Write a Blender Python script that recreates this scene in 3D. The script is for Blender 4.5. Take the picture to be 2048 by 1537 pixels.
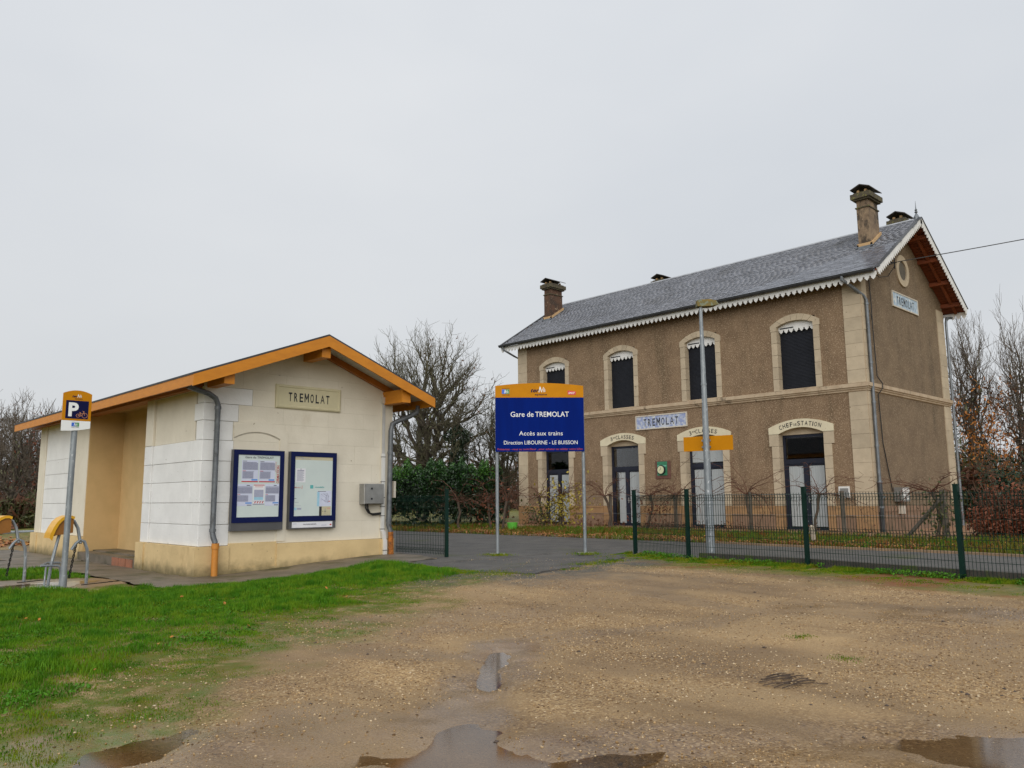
import bpy, bmesh, math, random
import numpy as np
from mathutils import Vector, Matrix
from mathutils.geometry import tessellate_polygon

for o in list(bpy.data.objects): bpy.data.objects.remove(o)
SC = bpy.context.scene
COL = SC.collection
PI = math.pi
rnd = random.Random(7)
RNG = np.random.default_rng(11)

# ------------------------------------------------------------------ camera
EYE = 1.3
def set_camera():
    f, pit, rol, yaw = 1604.91, 0.142332, 0.0080275, 0.8073535
    F = Vector((math.cos(yaw)*math.cos(pit), math.sin(yaw)*math.cos(pit), math.sin(pit)))
    R = Vector((math.sin(yaw), -math.cos(yaw), 0)); D = F.cross(R)
    c, s = math.cos(rol), math.sin(rol)
    R2 = c*R + s*D; D2 = -s*R + c*D
    m = Matrix(((R2.x, -D2.x, -F.x, 0), (R2.y, -D2.y, -F.y, 0), (R2.z, -D2.z, -F.z, EYE), (0, 0, 0, 1)))
    cam = bpy.data.cameras.new('camera'); cam.sensor_fit = 'HORIZONTAL'; cam.sensor_width = 36
    cam.lens = f/2048*36; cam.clip_start = .05; cam.clip_end = 3000
    o = bpy.data.objects.new('camera', cam); COL.objects.link(o); o.matrix_world = m; SC.camera = o
set_camera()

# ------------------------------------------------------------------ sky, sun, exposure
SUN_EL, SUN_AZ = math.radians(33), math.atan2(-.55, -.62)     # towards the sun: behind the camera
def set_light():
    w = bpy.data.worlds.new('World'); SC.world = w; w.use_nodes = True
    nt = w.node_tree; N = nt.nodes; L = nt.links; N.clear()
    out = N.new('ShaderNodeOutputWorld'); bg = N.new('ShaderNodeBackground')
    sky = N.new('ShaderNodeTexSky'); sky.sky_type = 'NISHITA'; sky.sun_disc = False
    sky.sun_elevation = SUN_EL; sky.sun_rotation = PI/2 - SUN_AZ
    sky.air_density = 1.5; sky.dust_density = 4
    # closed cloud deck over the clear sky: an even grey layer with faint large cloud shapes
    tc = N.new('ShaderNodeTexCoord'); mp = N.new('ShaderNodeMapping'); mp.inputs['Scale'].default_value = (1, 1, 2.2)
    no = N.new('ShaderNodeTexNoise'); no.inputs['Scale'].default_value = 1.6; no.inputs['Detail'].default_value = 4
    ra = N.new('ShaderNodeValToRGB')
    ra.color_ramp.elements[0].position = .3; ra.color_ramp.elements[0].color = (5.7, 5.95, 6.3, 1)
    ra.color_ramp.elements[1].position = .72; ra.color_ramp.elements[1].color = (6.5, 6.65, 6.85, 1)
    sx = N.new('ShaderNodeSeparateXYZ'); mr = N.new('ShaderNodeMapRange')
    mr.inputs['From Min'].default_value = 0; mr.inputs['From Max'].default_value = 1
    mr.inputs['To Min'].default_value = .97; mr.inputs['To Max'].default_value = 1.25
    mul = N.new('ShaderNodeVectorMath'); mul.operation = 'SCALE'
    mix = N.new('ShaderNodeMix'); mix.data_type = 'RGBA'; mix.inputs['Factor'].default_value = .93
    L.new(tc.outputs['Generated'], mp.inputs['Vector']); L.new(mp.outputs[0], no.inputs['Vector'])
    L.new(no.outputs['Fac'], ra.inputs['Fac'])
    L.new(tc.outputs['Generated'], sx.inputs[0]); L.new(sx.outputs['Z'], mr.inputs['Value'])
    L.new(ra.outputs['Color'], mul.inputs[0]); L.new(mr.outputs['Result'], mul.inputs['Scale'])
    L.new(sky.outputs['Color'], mix.inputs['A']); L.new(mul.outputs['Vector'], mix.inputs['B'])
    L.new(mix.outputs['Result'], bg.inputs['Color']); bg.inputs['Strength'].default_value = .085
    L.new(bg.outputs[0], out.inputs['Surface'])
    s = bpy.data.lights.new('sun', 'SUN'); s.energy = 1.5; s.angle = math.radians(70); s.color = (1, .96, .9)
    so = bpy.data.objects.new('sun', s); COL.objects.link(so)
    d = Vector((math.cos(SUN_EL)*math.cos(SUN_AZ), math.cos(SUN_EL)*math.sin(SUN_AZ), math.sin(SUN_EL)))
    so.rotation_euler = d.to_track_quat('Z', 'Y').to_euler(); so.location = d*60
    v = SC.view_settings; v.view_transform = 'Standard'; v.look = 'None'; v.gamma = 1; v.exposure = .38; v.use_curve_mapping = False
    SC.render.engine = 'CYCLES'; SC.cycles.use_denoising = True; SC.cycles.max_bounces = 6
    SC.cycles.transparent_max_bounces = 16; SC.cycles.caustics_reflective = False; SC.cycles.caustics_refractive = False
set_light()

# ------------------------------------------------------------------ helpers
def tag(o, label=None, cat=None, group=None, kind=None):
    if label: o['label'] = label
    if cat: o['category'] = cat
    if group: o['group'] = group
    if kind: o['kind'] = kind
    return o
def empty(name, loc, label=None, cat=None, group=None):
    o = bpy.data.objects.new(name, None); COL.objects.link(o); o.location = loc
    o.empty_display_size = .2; tag(o, label, cat, group); return o
def worigin(p):
    w = Vector((0, 0, 0))
    while p is not None: w += p.location; p = p.parent
    return w
def link_mesh(name, me, m, parent=None, loc=None):
    o = bpy.data.objects.new(name, me); COL.objects.link(o)
    if m is not None and not me.materials: me.materials.append(m)
    if parent is not None: o.parent = parent
    if loc is not None: o.location = loc
    return o
class FR:                                   # a local frame: a right, b up, c outwards
    def __init__(s, o, u, v=(0, 0, 1), n=None):
        s.o = Vector(o); s.u = Vector(u).normalized(); s.v = Vector(v).normalized(); s.n = Vector(n) if n else s.u.cross(s.v)
    def __call__(s, a, b, c=0): return s.o + s.u*float(a) + s.v*float(b) + s.n*float(c)
WORLD = FR((0, 0, 0), (1, 0, 0), (0, 1, 0))
class MB:
    def __init__(s, fr=None): s.V = []; s.F = []; s.fr = fr; s.A = []; s.n = 0
    def p(s, a, b, c): return tuple(s.fr(a, b, c)) if s.fr else (a, b, c)
    def box(s, a0, b0, c0, a1, b1, c1):
        i = len(s.V)
        for c in (c0, c1):
            for (a, b) in ((a0, b0), (a1, b0), (a1, b1), (a0, b1)): s.V.append(s.p(a, b, c))
        for q in ((3, 2, 1, 0), (4, 5, 6, 7), (0, 1, 5, 4), (1, 2, 6, 5), (2, 3, 7, 6), (3, 0, 4, 7)): s.F.append(tuple(i+k for k in q))
        return s
    def prism(s, poly, c0, c1):
        i = len(s.V); n = len(poly)
        for c in (c0, c1):
            for (a, b) in poly: s.V.append(s.p(a, b, c))
        if n <= 4: tr = [tuple(range(n))]
        else: tr = tessellate_polygon([[Vector((a, b, 0)) for a, b in poly]])
        ar = sum(poly[k][0]*poly[(k+1) % n][1]-poly[(k+1) % n][0]*poly[k][1] for k in range(n))
        for t in tr:
            t = list(t)
            a2 = sum(poly[t[k]][0]*poly[t[(k+1) % len(t)]][1]-poly[t[(k+1) % len(t)]][0]*poly[t[k]][1] for k in range(len(t)))
            if a2 < 0: t.reverse()
            s.F.append(tuple(i+n+k for k in t)); s.F.append(tuple(i+k for k in reversed(t)))
        for k in range(n):
            k2 = (k+1) % n
            q = (i+k, i+k2, i+n+k2, i+n+k)
            s.F.append(q if ar > 0 else q[::-1])
        return s
    def bevbox(s, a0, b0, c0, a1, b1, c1, r=.006):      # a box with its front edges chamfered
        i = len(s.V)
        for c, k in ((c0, 0), (c1-r, 0), (c1, r)):
            for (a, b) in ((a0+k, b0+k), (a1-k, b0+k), (a1-k, b1-k), (a0+k, b1-k)): s.V.append(s.p(a, b, c))
        s.F.append((i+3, i+2, i+1, i)); s.F.append((i+8, i+9, i+10, i+11))
        for l in (0, 4):
            for k in range(4):
                k2 = (k+1) % 4; s.F.append((i+l+k, i+l+k2, i+l+4+k2, i+l+4+k))
        return s
    def tube(s, pts, rad, n=8, cap=True):
        pts = [Vector(s.p(*q)) for q in pts]; m = len(pts)
        if not hasattr(rad, '__len__'): rad = [rad]*m
        i0 = len(s.V); prev = None
        for k in range(m):
            t = (pts[min(k+1, m-1)]-pts[max(k-1, 0)]).normalized()
            if prev is None:
                x = t.orthogonal().normalized()
            else:
                x = (prev - t*prev.dot(t))
                x = x.normalized() if x.length > 1e-6 else t.orthogonal().normalized()
            prev = x; y = t.cross(x)
            for j in range(n):
                a = 2*PI*j/n; s.V.append(tuple(pts[k] + (x*math.cos(a)+y*math.sin(a))*float(rad[k])))
        for k in range(m-1):
            for j in range(n):
                j2 = (j+1) % n; a = i0+k*n
                s.F.append((a+j, a+j2, a+n+j2, a+n+j))
        if cap:
            s.F.append(tuple(i0+j for j in reversed(range(n)))); s.F.append(tuple(i0+(m-1)*n+j for j in range(n)))
        return s
    def lathe(s, c, prof, n=12):                         # prof: (radius, height) about world z at c
        i0 = len(s.V)
        for r, h in prof:
            for j in range(n):
                a = 2*PI*j/n; s.V.append((c[0]+r*math.cos(a), c[1]+r*math.sin(a), c[2]+h))
        for k in range(len(prof)-1):
            for j in range(n):
                j2 = (j+1) % n; a = i0+k*n; s.F.append((a+j, a+j2, a+n+j2, a+n+j))
        s.F.append(tuple(i0+j for j in reversed(range(n)))); s.F.append(tuple(i0+(len(prof)-1)*n+j for j in range(n)))
        return s
    def disc(s, a, b, c0, c1, r, n=24):
        return s.prism([(a+r*math.cos(2*PI*k/n), b+r*math.sin(2*PI*k/n)) for k in range(n)], c0, c1)
    def raw(s, V, F):
        i = len(s.V); s.V += [tuple(v) for v in V]; s.F += [tuple(k+i for k in f) for f in F]; return s
    def build(s, name, m, parent=None, smooth=False):
        w = worigin(parent)
        me = bpy.data.meshes.new(name)
        me.from_pydata([(x-w.x, y-w.y, z-w.z) for x, y, z in s.V], [], s.F)
        if smooth:
            for p in me.polygons: p.use_smooth = True
            me.update(); me.set_sharp_from_angle(angle=math.radians(42))
        me.update()
        return link_mesh(name, me, m, parent)

def mesh_np(name, V, F, m, parent=None, attr=None, kind=None):   # F: (n,3) or (n,4) array
    me = bpy.data.meshes.new(name); V = np.asarray(V, np.float32); F = np.asarray(F, np.int32)
    w = worigin(parent); V = V - np.array((w.x, w.y, w.z), np.float32)
    k = F.shape[1]
    me.vertices.add(len(V)); me.vertices.foreach_set('co', V.ravel())
    me.loops.add(F.size); me.loops.foreach_set('vertex_index', F.ravel())
    me.polygons.add(len(F)); me.polygons.foreach_set('loop_start', np.arange(0, F.size, k, dtype=np.int32))
    me.update(calc_edges=True)
    if attr is not None:
        for nm, arr in attr.items():
            ca = me.color_attributes.new(nm, 'FLOAT_COLOR', 'POINT')
            a = np.ones((len(V), 4), np.float32); a[:, :arr.shape[1]] = arr
            ca.data.foreach_set('color', a.ravel())
    o = link_mesh(name, me, m, parent)
    if kind: o['kind'] = kind
    return o

def text_mb(mb, s, a, b, c, h, width=None, align='C', ext=.003, shear=0, bold=0, rot=0):
    """append flat lettering to mb: cap height h, centred at a, baseline b, front at c"""
    if s == 'M' and width is not None:                   # narrow capital drawn with open counters
        w, t = width, .21*width; mb.prism([(a-w/2+x, b+y) for x, y in ((0, 0), (t, 0), (t, .6*h), (w/2, .22*h), (w-t, .6*h), (w-t, 0), (w, 0), (w, h), (w-t*.95, h), (w/2, .5*h), (t*.95, h), (0, h))], c+ext*.5, c+ext); return width
    cu = bpy.data.curves.new('t', 'FONT'); cu.body = s; cu.size = 1; cu.resolution_u = 3; cu.shear = shear; cu.offset = bold
    ob = bpy.data.objects.new('t', cu); COL.objects.link(ob)
    dg = bpy.context.evaluated_depsgraph_get(); me = bpy.data.meshes.new_from_object(ob.evaluated_get(dg))
    V = [v.co.copy() for v in me.vertices]; Fc = [tuple(p.vertices) for p in me.polygons]
    bpy.data.objects.remove(ob); bpy.data.curves.remove(cu); bpy.data.meshes.remove(me)
    if not V: return 0
    x0 = min(v.x for v in V); x1 = max(v.x for v in V); k = h/.729
    kx = k if width is None else width/(x1-x0)
    W = (x1-x0)*kx; off = {'C': -W/2, 'L': 0, 'R': -W}[align]
    i = len(mb.V); cr, sr = math.cos(rot), math.sin(rot)
    for v in V:
        x, y = (v.x-x0)*kx+off, v.y*k
        mb.V.append(mb.p(a+x*cr-y*sr, b+x*sr+y*cr, c+ext))
    mb.F += [tuple(i+q for q in f) for f in Fc]
    return W

# ------------------------------------------------------------------ procedural materials
def lin(c): return tuple(((v/255)/12.92 if v <= 10 else ((v/255+.055)/1.055)**2.4) for v in c)
def M_(name, base, var=None, scale=3., rough=.7, bump=0., bscale=60., metal=0., detail=6, stretch=(1, 1, 1), spec=.5,
       splash=None, speck=None, speck_scale=90., speck_lo=.62, speck_hi=.7, rand=0., stain=None, stain_scale=1.2, stain_lo=.55, stain_hi=.7, stain_stretch=(1, 1, .35), rough_var=0.):
    m = bpy.data.materials.new(name); m.use_nodes = True; nt = m.node_tree; N = nt.nodes; L = nt.links
    b = N['Principled BSDF']; b.inputs['Roughness'].default_value = rough; b.inputs['Metallic'].default_value = metal
    b.inputs['Specular IOR Level'].default_value = spec
    b.inputs['Base Color'].default_value = (*base, 1)
    if splash is None and var is None and bump == 0 and speck is None and not rand and stain is None: return m
    tc = N.new('ShaderNodeTexCoord'); mp = N.new('ShaderNodeMapping'); mp.inputs['Scale'].default_value = stretch
    L.new(tc.outputs['Object'], mp.inputs['Vector']); vec = mp.outputs[0]
    def noise(sc, det=6, v=vec, ro=.6):
        n = N.new('ShaderNodeTexNoise'); n.inputs['Scale'].default_value = sc; n.inputs['Detail'].default_value = det
        n.inputs['Roughness'].default_value = ro; L.new(v, n.inputs['Vector']); return n.outputs['Fac']
    def ramp(f, lo, hi):
        r = N.new('ShaderNodeMapRange'); r.interpolation_type = 'SMOOTHSTEP'
        r.inputs['From Min'].default_value = lo; r.inputs['From Max'].default_value = hi; L.new(f, r.inputs['Value']); return r.outputs[0]
    def mixc(f, A, B):
        x = N.new('ShaderNodeMix'); x.data_type = 'RGBA'; L.new(f, x.inputs['Factor'])
        for nm, q in (('A', A), ('B', B)):
            if isinstance(q, tuple): x.inputs[nm].default_value = (*q, 1)
            else: L.new(q, x.inputs[nm])
        return x.outputs['Result']
    col = base
    if var is not None: col = mixc(ramp(noise(scale, detail), .3, .7), base, var)
    if stain is not None:
        mp2 = N.new('ShaderNodeMapping'); mp2.inputs['Scale'].default_value = stain_stretch; L.new(tc.outputs['Object'], mp2.inputs['Vector'])
        col = mixc(ramp(noise(stain_scale, 7, mp2.outputs[0], .65), stain_lo, stain_hi), col, stain)
    if splash is not None:                    # rain splash dirt on the lowest part of a wall
        sc_, z0, z1 = splash; sz = N.new('ShaderNodeSeparateXYZ'); L.new(tc.outputs['Object'], sz.inputs[0]); ad = N.new('ShaderNodeMath'); ad.operation = 'MULTIPLY_ADD'; ad.inputs[1].default_value = .55*(z1-z0)*2
        L.new(noise(5, 6), ad.inputs[0]); L.new(sz.outputs['Z'], ad.inputs[2]); col = mixc(ramp(ad.outputs[0], z1+.55*(z1-z0), z0+.55*(z1-z0)), col, sc_)
    if speck is not None: col = mixc(ramp(noise(speck_scale, 2), speck_lo, speck_hi), col, speck)
    if rand:
        oi = N.new('ShaderNodeObjectInfo'); hs = N.new('ShaderNodeHueSaturation')
        mr = N.new('ShaderNodeMapRange'); mr.inputs['To Min'].default_value = 1-rand; mr.inputs['To Max'].default_value = 1+rand
        L.new(oi.outputs['Random'], mr.inputs['Value']); L.new(mr.outputs[0], hs.inputs['Value'])
        if isinstance(col, tuple): hs.inputs['Color'].default_value = (*col, 1)
        else: L.new(col, hs.inputs['Color'])
        col = hs.outputs['Color']
    if not isinstance(col, tuple): L.new(col, b.inputs['Base Color'])
    if rough_var:
        mr = N.new('ShaderNodeMapRange'); mr.inputs['To Min'].default_value = rough-rough_var; mr.inputs['To Max'].default_value = rough+rough_var
        L.new(noise(scale*1.7), mr.inputs['Value']); L.new(mr.outputs[0], b.inputs['Roughness'])
    if bump:
        bu = N.new('ShaderNodeBump'); bu.inputs['Strength'].default_value = bump; bu.inputs['Distance'].default_value = .02
        L.new(noise(bscale, 5), bu.inputs['Height']); L.new(bu.outputs[0], b.inputs['Normal'])
    return m
MT = {}
def mk(k, *a, **kw): MT[k] = M_(k, *a, **kw)
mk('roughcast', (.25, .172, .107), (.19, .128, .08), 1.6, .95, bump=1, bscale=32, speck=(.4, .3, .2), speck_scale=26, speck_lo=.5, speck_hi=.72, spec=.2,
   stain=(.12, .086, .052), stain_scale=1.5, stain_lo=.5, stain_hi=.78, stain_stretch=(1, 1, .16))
mk('roughcast_shaded', (.215, .158, .103), (.165, .12, .08), 1.6, .95, bump=1, bscale=32, speck=(.32, .25, .17), speck_scale=26, speck_lo=.5, speck_hi=.72, spec=.2,
   stain=(.115, .088, .06), stain_scale=1.4, stain_lo=.48, stain_hi=.76, stain_stretch=(1, 1, .16))  # weaker light on the gable put into the colour, darker than the front
mk('ashlar', (.5, .415, .295), (.42, .345, .245), 2.5, .85, bump=.25, bscale=30, speck=(.22, .17, .11), speck_scale=9, speck_lo=.7, speck_hi=.76, rand=.09,
   stain=(.33, .25, .17), stain_scale=1.6, stain_lo=.6, stain_hi=.78)
mk('arch_paint', (.66, .6, .43), (.6, .53, .38), 3, .7, bump=.1, bscale=30, speck=(.4, .3, .2), speck_scale=14, speck_lo=.72, speck_hi=.76)
mk('ochre_plinth', (.36, .215, .098), (.3, .175, .085), 2.5, .85, bump=.2, bscale=25, stain=(.2, .13, .07), stain_scale=1.8, stain_lo=.52, stain_hi=.7, stain_stretch=(1, 1, 1))
mk('pink_plinth', (.27, .17, .108), (.21, .132, .085), 2.5, .9, bump=.5, bscale=40, stain=(.14, .1, .06), stain_scale=2, stain_lo=.52, stain_hi=.7, stain_stretch=(1, 1, .8))
mk('string_stone', (.5, .4, .28), (.4, .3, .2), 3, .85, bump=.25, bscale=30, stain=(.16, .12, .08), stain_scale=2.2, stain_lo=.55, stain_hi=.68, stain_stretch=(1, 1, .5))
def slate_mat():
    m = M_('slate', (.14, .15, .178), (.18, .19, .22), 1.2, .22, bump=.1, bscale=30, spec=.75, stain=(.085, .088, .098), stain_scale=.9, stain_lo=.5, stain_hi=.75, stain_stretch=(1, 1, 1)); nt = m.node_tree; N = nt.nodes; L = nt.links
    b = N['Principled BSDF']; src = b.inputs['Base Color'].links[0].from_socket
    at = N.new('ShaderNodeAttribute'); at.attribute_name = 'tint'; oi = N.new('ShaderNodeObjectInfo')
    ad = N.new('ShaderNodeMath'); L.new(at.outputs['Fac'], ad.inputs[0]); L.new(oi.outputs['Random'], ad.inputs[1])
    fr = N.new('ShaderNodeMath'); fr.operation = 'FRACT'; L.new(ad.outputs[0], fr.inputs[0])
    mr = N.new('ShaderNodeMapRange'); mr.inputs['To Min'].default_value = .72; mr.inputs['To Max'].default_value = 1.28; L.new(fr.outputs[0], mr.inputs['Value'])
    hs = N.new('ShaderNodeHueSaturation'); L.new(src, hs.inputs['Color']); L.new(mr.outputs[0], hs.inputs['Value']); L.new(hs.outputs[0], b.inputs['Base Color'])
    return m
MT['slate'] = slate_mat()
mk('ridge_metal', (.42, .43, .45), (.3, .31, .33), 3, .45, metal=.3)
mk('white_wood', (.78, .78, .77), (.68, .68, .66), 4, .55, stain=(.45, .44, .41), stain_scale=3, stain_lo=.62, stain_hi=.8)
mk('soffit', (.2, .045, .012), (.14, .03, .009), 3, .6, stretch=(6, .6, 6))
mk('soffit_beam', (.24, .056, .015), (.17, .04, .011), 3, .6)
mk('zinc', (.21, .23, .25), (.14, .155, .17), 4, .42, metal=.55, speck=(.4, .42, .44), speck_scale=18, speck_lo=.66, speck_hi=.75)
mk('zinc_dark', (.07, .074, .08), (.045, .048, .052), 4, .45, metal=.4)
mk('galv', (.3, .33, .35), (.21, .235, .255), 8, .5, metal=.45, speck=(.46, .49, .51), speck_scale=22, speck_lo=.6, speck_hi=.7, stretch=(1, 1, .4))
mk('chimney_dark', (.05, .034, .024), (.12, .06, .034), 4, .9, bump=.5, bscale=25, speck=(.4, .3, .2), speck_scale=7, speck_lo=.64, speck_hi=.72)
mk('chimney_tan', (.3, .215, .135), (.18, .125, .08), 3, .9, bump=.5, bscale=25, stain=(.06, .045, .032), stain_scale=2.2, stain_lo=.5, stain_hi=.64, stain_stretch=(1, 1, .6), speck=(.46, .34, .22), speck_scale=9, speck_lo=.66, speck_hi=.74)
mk('chimney_crown', (.055, .045, .032), (.1, .085, .05), 6, .95, bump=.6, bscale=25, speck=(.16, .15, .05), speck_scale=10, speck_lo=.58, speck_hi=.68)
mk('mortar', (.55, .37, .19), (.44, .28, .14), 5, .9, bump=.3, bscale=25)
mk('cap_slab', (.045, .04, .038), (.075, .068, .06), 5, .8, bump=.3)
mk('shutter', (.012, .014, .02), (.016, .018, .025), 3, .5, spec=.3)
mk('door_frame', (.014, .017, .03), (.018, .021, .036), 3, .45, spec=.3)
mk('curtain', (.4, .43, .44), (.34, .37, .38), 2, .4, stretch=(14, 14, .3))
mk('dark_room', (.05, .035, .026), (.075, .05, .035), 2, .9)
mk('handle', (.6, .6, .6), None, metal=.9, rough=.3)
mk('black_letter', (.012, .013, .018), None, rough=.55)
mk('enamel_frame', (.62, .58, .5), (.5, .44, .36), 5, .7, bump=.2)
mk('enamel', (.6, .62, .62), (.3, .36, .55), 9, .55, stain=(.27, .32, .52), stain_scale=7, stain_lo=.5, stain_hi=.56, stain_stretch=(1, 1, 1))
mk('enamel_side', (.45, .56, .64), (.3, .4, .52), 7, .55, stain=(.62, .66, .66), stain_scale=6, stain_lo=.55, stain_hi=.6, stain_stretch=(1, 1, 1))
mk('hut_white', (.8, .805, .8), (.73, .735, .73), 2.2, .75, bump=.25, bscale=22, speck=(.3, .28, .24), speck_scale=16, speck_lo=.735, speck_hi=.76, rand=.03)
mk('hut_cream', (.74, .69, .575), (.67, .62, .51), 1.6, .8, bump=.15, bscale=25, speck=(.28, .22, .14), speck_scale=10, speck_lo=.735, speck_hi=.76, rand=.02,
   stain=(.48, .41, .29), stain_scale=1.1, stain_lo=.58, stain_hi=.8, stain_stretch=(1, 1, .5))
mk('hut_joint', (.55, .51, .43), (.42, .38, .31), 6, .9)
mk('hut_plinth', (.7, .53, .275), (.6, .45, .23), 2.2, .85, splash=((.2, .16, .075), -.12, .2), bump=.35, bscale=18, speck=(.3, .22, .12), speck_scale=14, speck_lo=.72, speck_hi=.76,
   stain=(.4, .27, .12), stain_scale=1.5, stain_lo=.6, stain_hi=.78, stain_stretch=(1, 1, .4))
mk('niche_ochre', (.6, .42, .2), (.53, .37, .17), 2, .8, bump=.15, bscale=20)
mk('orange_wood', (.6, .225, .014), (.52, .19, .012), 4, .5, stretch=(1, 1, 3), spec=.4)
mk('orange_wood_dark', (.4, .13, .01), (.33, .105, .009), 4, .55)
mk('hut_soffit', (.55, .53, .48), (.46, .43, .38), 4, .7, stretch=(6, 1, 1))
mk('roof_felt', (.03, .032, .037), (.05, .052, .058), 5, .6)
mk('pipe_grey', (.17, .185, .2), (.1, .11, .12), 6, .5, metal=.4, stain=(.06, .06, .055), stain_scale=5, stain_lo=.55, stain_hi=.7, stain_stretch=(1, 1, .6))
mk('pipe_orange', (.56, .22, .03), (.5, .2, .03), 5, .55)
mk('pipe_rust', (.5, .17, .02), (.12, .04, .015), 14, .85, bump=.4)
mk('pvc_white', (.72, .72, .7), (.66, .66, .64), 5, .45)
mk('cable_black', (.012, .012, .013), None, rough=.5)
mk('steel_box', (.36, .36, .35), (.29, .29, .28), 6, .4, metal=.6)
mk('board_grey', (.12, .12, .125), (.1, .1, .105), 4, .4, metal=.3)
mk('board_blue', (.005, .01, .07), (.005, .01, .06), 3, .45, spec=.15)
mk('board_panel', (.6, .68, .66), (.55, .63, .62), 2, .6)
mk('paper', (.75, .76, .8), (.7, .71, .76), 5, .7)
mk('paper_cool', (.62, .66, .8), (.56, .6, .75), 5, .7)
mk('print_grey', (.3, .31, .42), (.16, .17, .27), 70, .8, stretch=(1, 1, 3))
mk('print_light', (.42, .44, .55), (.3, .32, .44), 60, .8, stretch=(1, 1, 4))
mk('print_blue', (.1, .27, .66), None, rough=.6)
mk('print_sky', (.36, .6, .75), (.3, .55, .7), 8, .6)
mk('print_red', (.5, .03, .025), None, rough=.6)
mk('print_pale_red', (.62, .3, .26), None, rough=.6)
mk('print_teal', (.1, .42, .42), None, rough=.6)
mk('print_beige', (.55, .5, .34), (.5, .45, .3), 6, .6)
mk('print_dark', (.02, .02, .024), None, rough=.6)
mk('sign_orange', (.56, .225, .004), (.5, .2, .004), 3, .5, spec=.1)
mk('sign_blue', (.002, .016, .17), (.002, .013, .14), 2, .6, stretch=(3, 3, .4), spec=.03)
mk('sign_blue_dark', (.004, .006, .05), None, rough=.5, spec=.12)
mk('sign_white', (.8, .82, .82), None, rough=.5)
mk('sign_red', (.6, .02, .03), None, rough=.4)
mk('sign_redtext', (.42, .03, .06), None, rough=.5)
mk('logo_green', (.04, .25, .08), None, rough=.4)
mk('logo_blue', (.03, .13, .6), None, rough=.4)
mk('bike_orange', (.7, .3, .14), None, rough=.4)
mk('hood_yellow', (.75, .4, .015), (.68, .35, .014), 4, .35)
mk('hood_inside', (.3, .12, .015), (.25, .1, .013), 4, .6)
mk('chain', (.02, .02, .02), None, rough=.5, metal=.6)
mk('fence_green', (.005, .026, .019), (.004, .02, .015), 5, .5, spec=.15)
mk('lichen_lamp', (.1, .1, .04), (.2, .13, .02), 9, .8, speck=(.16, .18, .12), speck_scale=8, speck_lo=.55, speck_hi=.62)
mk('concrete', (.18, .145, .105), (.12, .098, .07), 1.6, .55, bump=.35, bscale=22, stain=(.06, .055, .022), stain_scale=1.3, stain_lo=.47, stain_hi=.64, stain_stretch=(1, 1, 1), rough_var=.2)
mk('concrete_wet', (.27, .19, .115), (.2, .14, .09), 1.3, .3, bump=.12, bscale=20)
mk('concrete_dark', (.05, .045, .038), (.08, .07, .055), 4, .8, bump=.5, speck=(.06, .08, .02), speck_scale=6, speck_lo=.55, speck_hi=.65)
mk('concrete_post', (.3, .28, .24), (.2, .19, .16), 6, .9, bump=.5)
mk('kerb_stone', (.3, .2, .12), (.2, .14, .09), 4, .9, bump=.5)
mk('red_brick', (.36, .14, .075), (.27, .12, .07), 8, .9, bump=.4)
mk('bark', (.085, .068, .05), (.05, .04, .03), 8, .95, bump=.8, bscale=18, stretch=(1, 1, .3), speck=(.19, .2, .11), speck_scale=7, speck_lo=.55, speck_hi=.66)
mk('twig_grey', (.085, .07, .05), (.12, .115, .06), 2.5, .95)
mk('twig_pale', (.16, .13, .1), (.1, .08, .06), 2.5, .95)
mk('twig_brown', (.09, .06, .04), (.13, .085, .055), 3, .95)
mk('twig_red', (.13, .05, .028), (.08, .036, .022), 3, .9)
mk('vine_bark', (.06, .042, .03), (.1, .07, .05), 8, .95, bump=.6)
mk('wood_post', (.12, .1, .08), (.07, .058, .045), 8, .95, bump=.6, stretch=(1, 1, .3))
mk('old_white_post', (.42, .36, .28), (.3, .25, .19), 6, .9, bump=.5)
def leafmat(name, c1, c2, scale=1.5, rough=.55, c3=None):
    m = M_(name, c1, c2, scale, rough, speck=c3 or c2, speck_scale=9, speck_lo=.5, speck_hi=.62)
    return m
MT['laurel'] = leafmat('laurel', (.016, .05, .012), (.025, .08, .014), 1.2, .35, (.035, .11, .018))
MT['laurel_shaded'] = leafmat('laurel_shaded', (.008, .02, .008), (.012, .032, .01), 1.2, .4, (.016, .045, .012))
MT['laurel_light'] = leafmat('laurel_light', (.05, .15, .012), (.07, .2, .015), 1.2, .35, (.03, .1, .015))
MT['ivy'] = leafmat('ivy', (.015, .03, .014), (.025, .045, .02), 1.5, .5)
MT['leaf_orange'] = leafmat('leaf_orange', (.5, .19, .02), (.36, .12, .015), 2, .6)
MT['leaf_brown'] = leafmat('leaf_brown', (.15, .06, .025), (.1, .04, .02), 2, .7)
MT['leaf_rust'] = leafmat('leaf_rust', (.22, .06, .022), (.13, .04, .018), 2, .7)
MT['leaf_yellow'] = leafmat('leaf_yellow', (.4, .3, .03), (.25, .2, .025), 2, .6)
MT['leaf_olive'] = leafmat('leaf_olive', (.075, .075, .018), (.05, .06, .015), 2, .6)
MT['conifer'] = leafmat('conifer', (.012, .03, .014), (.02, .045, .018), 2, .6)
MT['leaf_litter'] = M_('leaf_litter', (.34, .13, .045), (.2, .085, .04), 6, .7, speck=(.45, .22, .05), speck_scale=9, speck_lo=.5, speck_hi=.6)
MT['grass'] = M_('grass', (.065, .2, .005), (.14, .24, .01), 1.4, .55, spec=.15, speck=(.045, .15, .004), speck_scale=4, speck_lo=.45, speck_hi=.62)
MT['grass_olive'] = M_('grass_olive', (.12, .19, .008), (.19, .18, .015), 1.1, .6, spec=.05, speck=(.06, .14, .006), speck_scale=4, speck_lo=.45, speck_hi=.6)
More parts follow.
